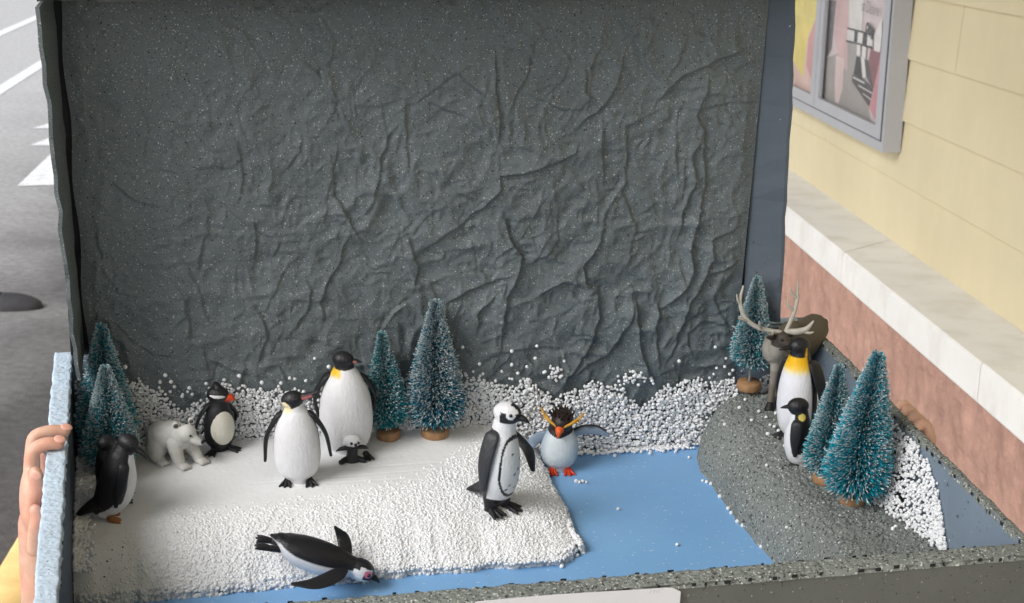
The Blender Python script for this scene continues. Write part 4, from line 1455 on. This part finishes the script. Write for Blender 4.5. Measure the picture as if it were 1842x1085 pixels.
rk = (-.30, -.94, -.16)
rh = np.array((.02, -.02, .80))
t_ = penguin('crested penguin with orange beak and red feet spreading its wings by the water', at_box(.3825, .3420, .0015, -8, (0, 0), .0540),
        [(.06, 0, .19, .17), (.13, 0, .245, .21), (.27, -.01, .285, .24), (.42, -.005, .285, .23), (.54, .0, .255, .205), (.62, .0, .215, .18), (.68, .0, .18, .16)],
        dict(c=tuple(rh), r=.185, fwd=rk), dict(len=.115, r=.080, drop=.35, z=-.16), col_rock,
        [([(-.18, 0, .58), (-.33, -.01, .52), (-.46, -.03, .38), (-.56, -.05, .13)], [(.06, .03), (.078, .024), (.075, .02), (.025, .012)], (.5, .2, 1)),
         ([(.18, .0, .58), (.36, -.0, .645), (.56, -.01, .645), (.74, -.02, .55)], [(.06, .03), (.075, .024), (.07, .02), (.022, .012)], (0, .25, 1))],
        [(-.10, -.10, -8), (.12, -.10, 10)], beak_cols=(ORNG, None), foot_col=RED, foot_size=.17, voxel=.013, eye=(.62, .6, .28, .09),
        flip_cols=lambda P, i: blend(np.tile(np.array(srgb(126, 142, 160)), (len(P), 1)), BLACK, sm(P[:, 1], .0, .012) + (sm(P[:, 2] - np.interp(P[:, 0], [.2, .36, .56, .74], [.58, .645, .645, .55]), .035, .05) if i else 0)))
R = basis(rk)
for s_ in (-1, 1):
    q = [rh + R @ (np.array(v) * .185) for v in ((1.05, s_ * .22, .05), (.88, s_ * .70, .28), (.62, s_ * 1.12, .50), (.25, s_ * 1.42, .64))]
    gb = G().tube(q, [.016, .022, .028, .016], (0, 0, 1), 8)
    for k_ in range(6):
        a_ = q[2] + (q[3] - q[2]) * (k_ / 5)
        gb.tube([a_, a_ + R @ np.array([-.01, s_ * (.03 + .004 * k_), -.03 + .022 * k_]) , a_ + R @ np.array([-.02, s_ * (.062 + .006 * k_), -.05 + .03 * k_])], [.013, .011, .004], (0, 0, 1), 6)
    obj('brow_crest', colour_all(gb.mesh('brow_crest'), srgb(196, 142, 44)), M_PAINT, t_)
gb = G()
for k_ in range(26):
    a_, rr_ = 2.4 * k_, .155 * math.sqrt((k_ + .5) / 26)
    p0 = rh + R @ np.array([rr_ * math.cos(a_), rr_ * math.sin(a_), .10])
    gb.tube([p0, p0 + R @ np.array([.25 * rr_ * math.cos(a_), .35 * rr_ * math.sin(a_), .085])], [.03, .010], (1, 0, 0), 6, 4)
obj('crest', colour_all(gb.mesh('crest'), srgb(44, 32, 28)), M_PAINT, t_)


# --- king-like penguin on the mound and its smaller companion
def col_king(P, Q, phi):
    c = np.tile(np.array((.80, .80, .84)), (len(P), 1))
    yel = blend(np.tile(np.array(srgb(250, 226, 120)), (len(P), 1)), srgb(242, 186, 24), sm(P[:, 2], .66, .78))
    w = sm(P[:, 2], .65, .73)[:, None]
    c = c * (1 - w) + yel * w
    back = sm(phi, 78, 84)
    c = blend(c, BLACK, back * (P[:, 2] < .835))
    c = blend(c, BLACK, (P[:, 2] > .80) * sm(-Q[:, 0], .45, .6))
    hd = (np.linalg.norm(Q, axis=1) < 1.9) & (Q[:, 2] > -.62 - .35 * (Q[:, 0] > -.2)) & (Q[:, 0] > -.30)
    hd |= (Q[:, 2] > .05)
    return blend(c, BLACK, hd * 1.0)


penguin('upright penguin with bright yellow throat, black head in profile, on the mound', at_box(.5600, .2800, .0485, -56, (-3, 0), .0868),
        [(.05, .02, .12, .12), (.12, .01, .165, .15), (.26, 0, .185, .17), (.42, 0, .185, .17), (.58, 0, .165, .155), (.70, .0, .135, .13), (.78, .0, .105, .11), (.84, .0, .088, .095)],
        dict(c=(0, -.01, .915), r=.086, fwd=(-.42, -.90, .02)), dict(len=.125, r=.030, drop=.1, z=-.02), col_king,
        [flip(-1, .74, .26, .13, .20, .02, .02, .066, .02, (.205, .02)), flip(1, .74, .24, .14, .27, .04, .06, .075, .02, (.235, .05))],
        [(-.08, -.06, -12), (.08, -.06, 12)], tail=([(0, .1, .15), (0, .2, .03)], [(.08, .05), (.04, .02)]), foot_size=.12)


def col_young(P, Q, phi):
    c = np.tile(np.array(OFFW), (len(P), 1))
    back = sm(phi, 62, 68) * ((P[:, 2] > .24) | (phi > 118))
    c = blend(c, BLACK, back)
    hd = (P[:, 2] > .795) & ~((Q[:, 0] > .1) & (Q[:, 2] < -.85))
    c = blend(c, BLACK, hd * 1.0)
    return blend(c, srgb(226, 208, 110), (np.hypot(Q[:, 0] + .25, Q[:, 2] + .95) < .42) * (phi > 45) * (phi < 150))


penguin('small black-backed penguin with pale yellow ear patch, below the yellow-throated one', at_box(.5475, .2370, .047, -116, (-7, 0), .0560),
        [(.05, .03, .13, .14), (.13, .01, .18, .185), (.28, -.01, .21, .205), (.44, -.01, .205, .20), (.58, .0, .18, .17), (.69, .0, .14, .14), (.77, .0, .12, .125), (.82, -.0, .115, .12)],
        dict(c=(0, -.015, .885), r=.125, fwd=(.30, -.95, .05)), dict(len=.12, r=.035, drop=.1, z=.0), col_young,
        [flip(-1, .70, .22, .16, .21, -.02, -.03, .075, .02, (.225, -.03)), flip(1, .70, .22, .16, .215, -.02, -.05, .08, .02, (.228, -.04))],
        [(-.09, -.03, -8), (.09, -.03, 8)], tail=([(0, .12, .16), (0, .24, .04)], [(.09, .06), (.04, .02)]), foot_size=.15)


# --- swimming penguin
def col_swim(P, Q, phi):
    c = np.tile(np.array(OFFW), (len(P), 1))
    c = blend(c, np.array(BLACK) * .9, sm(phi, 86, 91) * (P[:, 2] < .80))
    hd = np.linalg.norm(Q, axis=1) < 1.8
    c = blend(c, BLACK, ((Q[:, 2] > .55) & (P[:, 2] > .74)) * 1.0)
    c = blend(c, BLACK, ((phi > 105) & (P[:, 2] > .72) & (P[:, 2] < .86)) * 1.0)
    mask = hd & (Q[:, 2] < .20) & (Q[:, 2] > -.38) & (Q[:, 0] > .30)
    c = blend(c, BLACK, (mask | (hd & (Q[:, 0] > .85) & (Q[:, 2] > -.4))) * 1.0)
    for s_ in (-1, 1):
        c = blend(c, srgb(226, 120, 150), (np.linalg.norm((Q - np.array([.62, .74 * s_, .16])) * np.array([.8, 1, 1.2]), axis=1) < .36) * 1.0)
    return c


ax_z = nrm((.93, -.17, -.33))                # towards the head
ax_y = np.array((.0, .10, 1.0))             # the back
ax_y = nrm(ax_y - (ax_y @ ax_z) * ax_z)
ax_x = np.cross(ax_y, ax_z)
MS = Matrix(((ax_x[0], ax_y[0], ax_z[0], .1400), (ax_x[1], ax_y[1], ax_z[1], .1880), (ax_x[2], ax_y[2], ax_z[2], .0385), (0, 0, 0, 1)))
penguin('black and white penguin diving head first down the slope to the blue sheet', BOX @ MS @ Matrix.Scale(.0700, 4),
        [(.02, .05, .10, .06), (.08, .03, .15, .10), (.20, .0, .185, .15), (.36, -.01, .195, .17), (.52, -.01, .18, .165), (.64, -.005, .15, .145), (.73, .0, .115, .12), (.79, .0, .098, .105)],
        dict(c=(0, -.004, .880), r=.124, fwd=(0, -.16, .98), up=(0, 1, .15)), dict(len=.115, r=.040, drop=.18, z=-.10), col_swim,
        [([(-.12, .0, .68), (-.24, -.05, .62), (-.35, -.14, .45), (-.385, -.20, .24)], [(.075, .022), (.088, .02), (.075, .016), (.02, .01)], (-.3, .1, 1)),
         ([(.10, .04, .70), (.16, .11, .67), (.19, .19, .61), (.18, .275, .50)], [(.07, .02), (.078, .02), (.062, .016), (.012, .01)], (.1, -.3, 1))],
        [], tail=([(0, .05, .1), (0, .05, -.02), (0, .055, -.09)], [(.12, .06), (.09, .03), (.03, .012)]), eye=(.66, .74, .15, .13))
swim = [o for o in COL.objects if o.get('label', '').startswith('black and white penguin diving')][0]
for s_ in (-1, 1):
    gf = G()
    b0_ = np.array((s_ * .07, -.03, .04))
    gf.tube([b0_, b0_ + np.array((s_ * .02, -.01, -.09))], [.035, .035], (1, 0, 0), 10)
    for k_ in (-.4, 0, .4):
        gf.tube([b0_ + np.array((s_ * .02, -.01, -.08)), b0_ + np.array((s_ * .02 + math.sin(k_) * .1, -.02, -.09 - math.cos(k_) * .09)), b0_ + np.array((s_ * .02 + math.sin(k_) * .17, -.03, -.09 - math.cos(k_) * .155))], [.03, .024, .012], (1, 0, 0), 8)
    gf.ell(b0_ + np.array((s_ * .02, -.015, -.15)), (.055, .012, .075), None, 12, 6)
    obj('foot', colour_all(gf.mesh('foot'), BLACK), M_PAINT, swim)

# --- polar bear cub
bear = thing('polar_bear_figurine', 'white polar bear cub walking in front of the beads, head lowered', 'toy bear', at_box(.0767, .3400, .030, 0, (0, 0), .00043))
g = G()
g.ell((-28, 18, 42), (27, 25, 31), None, 24, 16)
g.tube([(-30, 16, 46), (-8, 6, 52), (8, -4, 52)], [(25, 26), (25, 25), (22, 23)], (0, 1, 0), 24)
g.ell((0, -3, 47), (20, 21, 25), None, 22, 14)
g.tube([(2, -6, 56), (16, -14, 60)], [(19, 18), (17, 16)], (0, 1, 0), 20)
g.ell((17, -16, 62), (18, 17, 17), None, 22, 14)
g.tube([(22, -19, 58), (32, -26, 53), (39, -30, 50)], [(12, 11), (9.5, 8.5), (6.5, 6)], (0, 1, 0), 16)
for leg, rr_ in ((((-6, -12, 44), (-2, -20, 24), (3, -24, 8)), (15, 12, 10)), (((14, 4, 42), (28, -2, 22), (36, -8, 7)), (14, 11.5, 9.5)),
                 (((-36, 8, 34), (-36, 2, 16), (-33, -2, 7)), (20, 16, 11)), (((-18, 26, 32), (-8, 24, 14), (0, 20, 7)), (17, 12, 10))):
    g.tube(leg, rr_, (1, 0, 0), 18)
for (x, y) in ((8, -29), (41, -13), (-28, -9), (7, 15)):
    g.ell((x, y, 5), (13, 11, 6.2), basis((.55, -.83, 0)), 16, 10)
    for k_ in (-1.2, -.4, .4, 1.2):
        g.ell((x + 9 * .55 + k_ * 5.2 * .83, y - 9 * .83 + k_ * 5.2 * .55, 4), (4.6, 3.6, 4), None, 8, 6)
g.ell((-2, -12, 78), (7, 4.5, 7), None, 14, 10)
g.ell((25, -4, 82), (6, 4.5, 6.5), None, 14, 10)
me = fuse(g, 'body', 1.15, 3)
P = coords(me)
c = np.tile(np.array((.66, .655, .63)), (len(P), 1))
c = blend(c, (.40, .385, .35), np.clip(fbm(P * .08, 3, 3) * .5 + .12, 0, .5))
c = blend(c, (.10, .09, .085), (np.linalg.norm((P - np.array((-2, -16.5, 77.5))) * np.array((1, 1, 1)), axis=1) < 4.6) * 1.0)
c = blend(c, (.10, .09, .085), (np.linalg.norm(P - np.array((25.5, -8.5, 81)), axis=1) < 4.2) * 1.0)
for k_ in (-1, 0, 1):
    for (x, y) in ((8, -29), (41, -13), (-28, -9)):
        e_ = np.array((x + 12 * .55 + k_ * 4.4 * .83, y - 12 * .83 + k_ * 4.4 * .55, 3.5))
        c = blend(c, (.22, .2, .18), (np.linalg.norm(P - e_, axis=1) < 1.5) * .8)
paint(me, c)
obj('body', me, M_PAINT_DULL, bear)
obj('nose', G().ell((42.5, -33, 51.5), (4, 3.6, 3.4), None, 10, 8), M_EYE, bear)
for q in ((22.5, -32.2, 65), (33.5, -20, 66)):
    obj('eye', G().ell(q, 2.3, None, 10, 8), M_EYE, bear)

# --- reindeer, modelled at its place behind the yellow-throated penguin
deer = thing('reindeer_figurine', 'brown reindeer with grey neck and pale branching antlers behind the yellow-throated penguin', 'toy reindeer', BOX @ Matrix.Translation((.575, .338, .050)))
dI = np.array((.575, .338, .050))


def dl(*pts):
    return [np.array(p) - dI for p in pts]


g = G()
g.tube(dl((.5600, .334, .102), (.572, .338, .1035), (.586, .343, .106), (.5965, .348, .112)), [(.0150, .0125), (.0165, .0145), (.0160, .0155), (.0130, .0125)], (0, 0, 1), 20)
g.ell(dl((.573, .338, .112))[0], (.012, .011, .012), None, 16, 10)
g.tube(dl((.5640, .334, .098), (.5575, .327, .105), (.5570, .321, .114)), [(.0125, .0095), (.0095, .008), (.0068, .006)], (0, 0, 1), 18)
g.ell(dl((.5578, .3195, .1165))[0], (.0062, .0068, .0064), None, 16, 12)
g.tube(dl((.5585, .317, .1155), (.5625, .3115, .1105), (.5645, .309, .1075)), [.0056, .0042, .0036], (1, 0, 0), 14)
for leg in (((.5590, .330, .098), (.5580, .3295, .078), (.5572, .330, .053)), ((.5660, .340, .096), (.5670, .341, .076), (.5665, .340, .053)),
            ((.5900, .344, .104), (.5925, .346, .080), (.5900, .344, .053)), ((.5920, .351, .104), (.5945, .353, .080), (.5920, .352, .053))):
    g.tube(dl(*leg), [(.0058), (.0034), (.0026)], (1, 0, 0), 12)
g.tube(dl((.6075, .352, .116), (.6095, .3525, .108)), [.003, .0022], (1, 0, 0), 10)
me = fuse(g, 'body', .0007, 3)
P = coords(me) + dI
c = np.tile(np.array(srgb(92, 84, 70)), (len(P), 1))
c = blend(c, srgb(158, 152, 142), sm(-P[:, 0], -.5685, -.563) * sm(P[:, 2], .070, .075) * (P[:, 2] < .1115))
c = blend(c, srgb(128, 122, 112), ((P[:, 2] < .085) * .7))
c = blend(c, srgb(72, 64, 58), ((P[:, 2] > .1105) & (P[:, 1] < .325)) * 1.0)
c = blend(c, srgb(66, 58, 50), ((P[:, 1] < .3135) & (P[:, 2] > .102)) * 1.0)
paint(me, c)
obj('body', me, M_PAINT_DULL, deer)
M_HOOF = plain('hoof', (0.015, 0.015, 0.015), 0.5)
for (x, y) in ((.5570, .3290), (.5665, .339), (.590, .343), (.592, .351)):
    obj('hoof', G().tube([np.array((x, y, .0545)) - dI, np.array((x - .001, y - .0015, .0505)) - dI], [.0030, .0044], (1, 0, 0), 10), M_HOOF, deer)
for (a_, b_) in (((.5520, .321, .1180), (.5440, .3195, .1185)), ((.5635, .321, .1185), (.5690, .3235, .1195))):
    obj('ear', colour_all(G().tube(dl(a_, tuple((np.array(a_) + np.array(b_)) / 2 + np.array((0, 0, .0006))), b_), [(.0018, .0012), (.0030, .0013), (.0008, .0006)], (0, 0, 1), 10).mesh('ear'), srgb(58, 52, 48)), M_PAINT_DULL, deer)
for q in ((.5545, .3135, .1185), (.5625, .315, .1185)):
    obj('eye', G().ell(dl(q)[0], .0013, None, 8, 6), M_EYE, deer)
M_ANTLER = plain('antler', srgb(176, 172, 162), 0.6, 0.15, 200)
an = G()
an.tube(dl((.5555, .321, .1225), (.5470, .322, .1235), (.5360, .324, .1265), (.5265, .327, .1340), (.5225, .330, .1460), (.5245, .332, .1590)), [(.0016), (.0019), (.0020), (.0019), (.0016), (.0007)], (0, 0, 1), 10)
an.tube(dl((.5290, .326, .1310), (.5235, .324, .1335), (.5195, .323, .1350)), [.0014, .0012, .0006], (0, 0, 1), 8)
an.tube(dl((.5400, .323, .1250), (.5365, .319, .1300), (.5350, .317, .1340)), [.0014, .0011, .0006], (0, 0, 1), 8)
an.tube(dl((.5235, .3295, .1430), (.5200, .329, .1480), (.5185, .329, .1530)), [.0012, .001, .0005], (0, 0, 1), 8)
an.tube(dl((.5500, .3215, .1230), (.5465, .316, .1225), (.5430, .313, .1240)), [.0014, .0012, .0006], (0, 0, 1), 8)
obj('antler', an, M_ANTLER, deer)
an = G()
an.tube(dl((.5605, .321, .1230), (.5645, .324, .1290), (.5695, .329, .1370), (.5725, .333, .1470), (.5720, .335, .1600)), [(.0017), (.0018), (.0017), (.0014), (.0006)], (0, 0, 1), 10)
an.tube(dl((.5610, .320, .1230), (.5685, .317, .1235), (.5755, .315, .1265), (.5800, .314, .1330)), [(.0022), (.0028), (.0022), (.0008)], (0, 0, 1), 10)
an.tube(dl((.5715, .316, .1240), (.5770, .313, .1235), (.5800, .312, .1245)), [.0016, .0012, .0006], (0, 0, 1), 8)
an.tube(dl((.5690, .3285, .1360), (.5640, .329, .1420), (.5625, .330, .1470)), [.0012, .001, .0005], (0, 0, 1), 8)
an.tube(dl((.5722, .3325, .1455), (.5670, .333, .1510), (.5655, .334, .1550)), [.0012, .001, .0005], (0, 0, 1), 8)
obj('antler', an, M_ANTLER, deer)

# ================================================================== hands
M_SKIN, nt, N, L, b = nodes_of('skin')
n = noise_node(nt, 90, 4)
r = ramp(nt, n.outputs[0], [(0.3, srgb(200, 154, 132)), (0.7, srgb(218, 178, 156))])
n2 = noise_node(nt, 28, 2)
rd = ramp(nt, n2.outputs[0], [(0.45, (0, 0, 0)), (0.75, (1, 1, 1))])
L.new(mix(nt, rd.outputs[0], r.outputs[0], srgb(214, 140, 118)), b.inputs['Base Color'])
b.inputs['Roughness'].default_value = 0.5
b.inputs['Subsurface Weight'].default_value = 0.15
b.inputs['Subsurface Radius'].default_value = (.004, .0015, .0008)
b.inputs['Subsurface Scale'].default_value = 1.0
n3 = noise_node(nt, 420, 5)
bump(nt, b, n3.outputs[0], 0.4, .0006)
M_NAIL = plain('nail', srgb(226, 170, 152), 0.3, 0.04, spec=0.5)


def hand(label, fingers, palm, arm, nails, origin):
    o_ = np.array(origin)
    t_ = thing('hand', label, 'hand', BOX @ Matrix.Translation(origin), 'hands holding the box')
    g = G()
    for pts, rad in fingers:
        g.tube([np.array(p) - o_ for p in pts], rad, (0, 1, 0), 14)
    for (c, r_) in palm:
        g.ell(np.array(c) - o_, r_, None, 20, 14)
    g.tube([np.array(p) - o_ for p in arm[0]], arm[1], (1, 0, 0), 22)
    obj('arm', fuse(g, 'arm', .0011, 4), M_SKIN, t_)
    for (c, d, u) in nails:
        R_ = basis(d, u)
        obj('nail', G().ell(np.array(c) - o_, (.0042, .0034, .0011), R_, 14, 8), M_NAIL, t_)
    return t_


hand('left-side hand and bare forearm gripping the pale blue rim of the box', [
    ([(-0.0238, .2300, .088), (-0.0230, .2330, .1010), (-0.0205, .2360, .1085), (-.0095, .2380, .1108), (-.0010, .2385, .1098)], [.0056, .0052, .0048, .0045, .0040]),
    ([(-0.0243, .2170, .082), (-0.0233, .2170, .0960), (-0.0215, .2175, .1065), (-.0130, .2180, .1108), (-.0048, .2185, .1104)], [.0058, .0055, .0051, .0048, .0043]),
    ([(-0.0243, .1990, .058), (-0.0226, .1960, .078), (-0.0190, .1930, .0940), (-.0190, .1905, .1035)], [.0058, .0057, .0053, .0044]),
    ([(-0.0233, .1860, .048), (-0.0216, .1840, .064), (-0.0193, .1830, .074), (-0.0205, .1825, .080)], [.0050, .0048, .0046, .0040]),
    ([(-0.0233, .2360, .046), (-0.0198, .2520, .062), (-0.0210, .2620, .078)], [.0075, .0062, .0052])],
    [((-0.0243, .2130, .070), (.0085, .0250, .026))],
    ([(-0.0243, .2120, .055), (-0.0238, .2110, .022), (-0.0243, .2110, -.030), (-0.0253, .2030, -.095), (-0.0268, .1950, -.150)], [(.0105, .019), (.0120, .0175), (.0130, .018), (.0150, .021), (.017, .024)]),
    [((.0002, .2380, .1132), (.8, .05, -.25), (.3, -.35, .9)), ((-.0035, .2178, .1140), (.8, .05, -.2), (.25, -.4, .9)), ((-.0185, .1868, .1030), (.2, -.15, 1), (-.1, -1, .15))],
    (-0.0248, .215, .07))
hand('right-side hand seen only as fingers behind the far grey rim', [
    ([(.6230, Y_, .066), (.6235, Y_ + .002, .088), (.6205, Y_ + .003, .0985), (.6150, Y_ + .002, .1030), (.6110, Y_, .1015)], [.0056, .0054, .0050, .0046, .0040]) for Y_ in (.2120, .2010, .1900, .1790)] + [
    ([(.6230, .214, .045), (.6170, .226, .060), (.6140, .234, .075)], [.0070, .0060, .0050])],
    [((.6230, .195, .060), (.0085, .024, .027))],
    ([(.6235, .196, .045), (.6245, .194, .010), (.6260, .186, -.045), (.6280, .174, -.110)], [(.0105, .019), (.0120, .0175), (.014, .018), (.0165, .022)]),
    [], (.623, .195, .06))
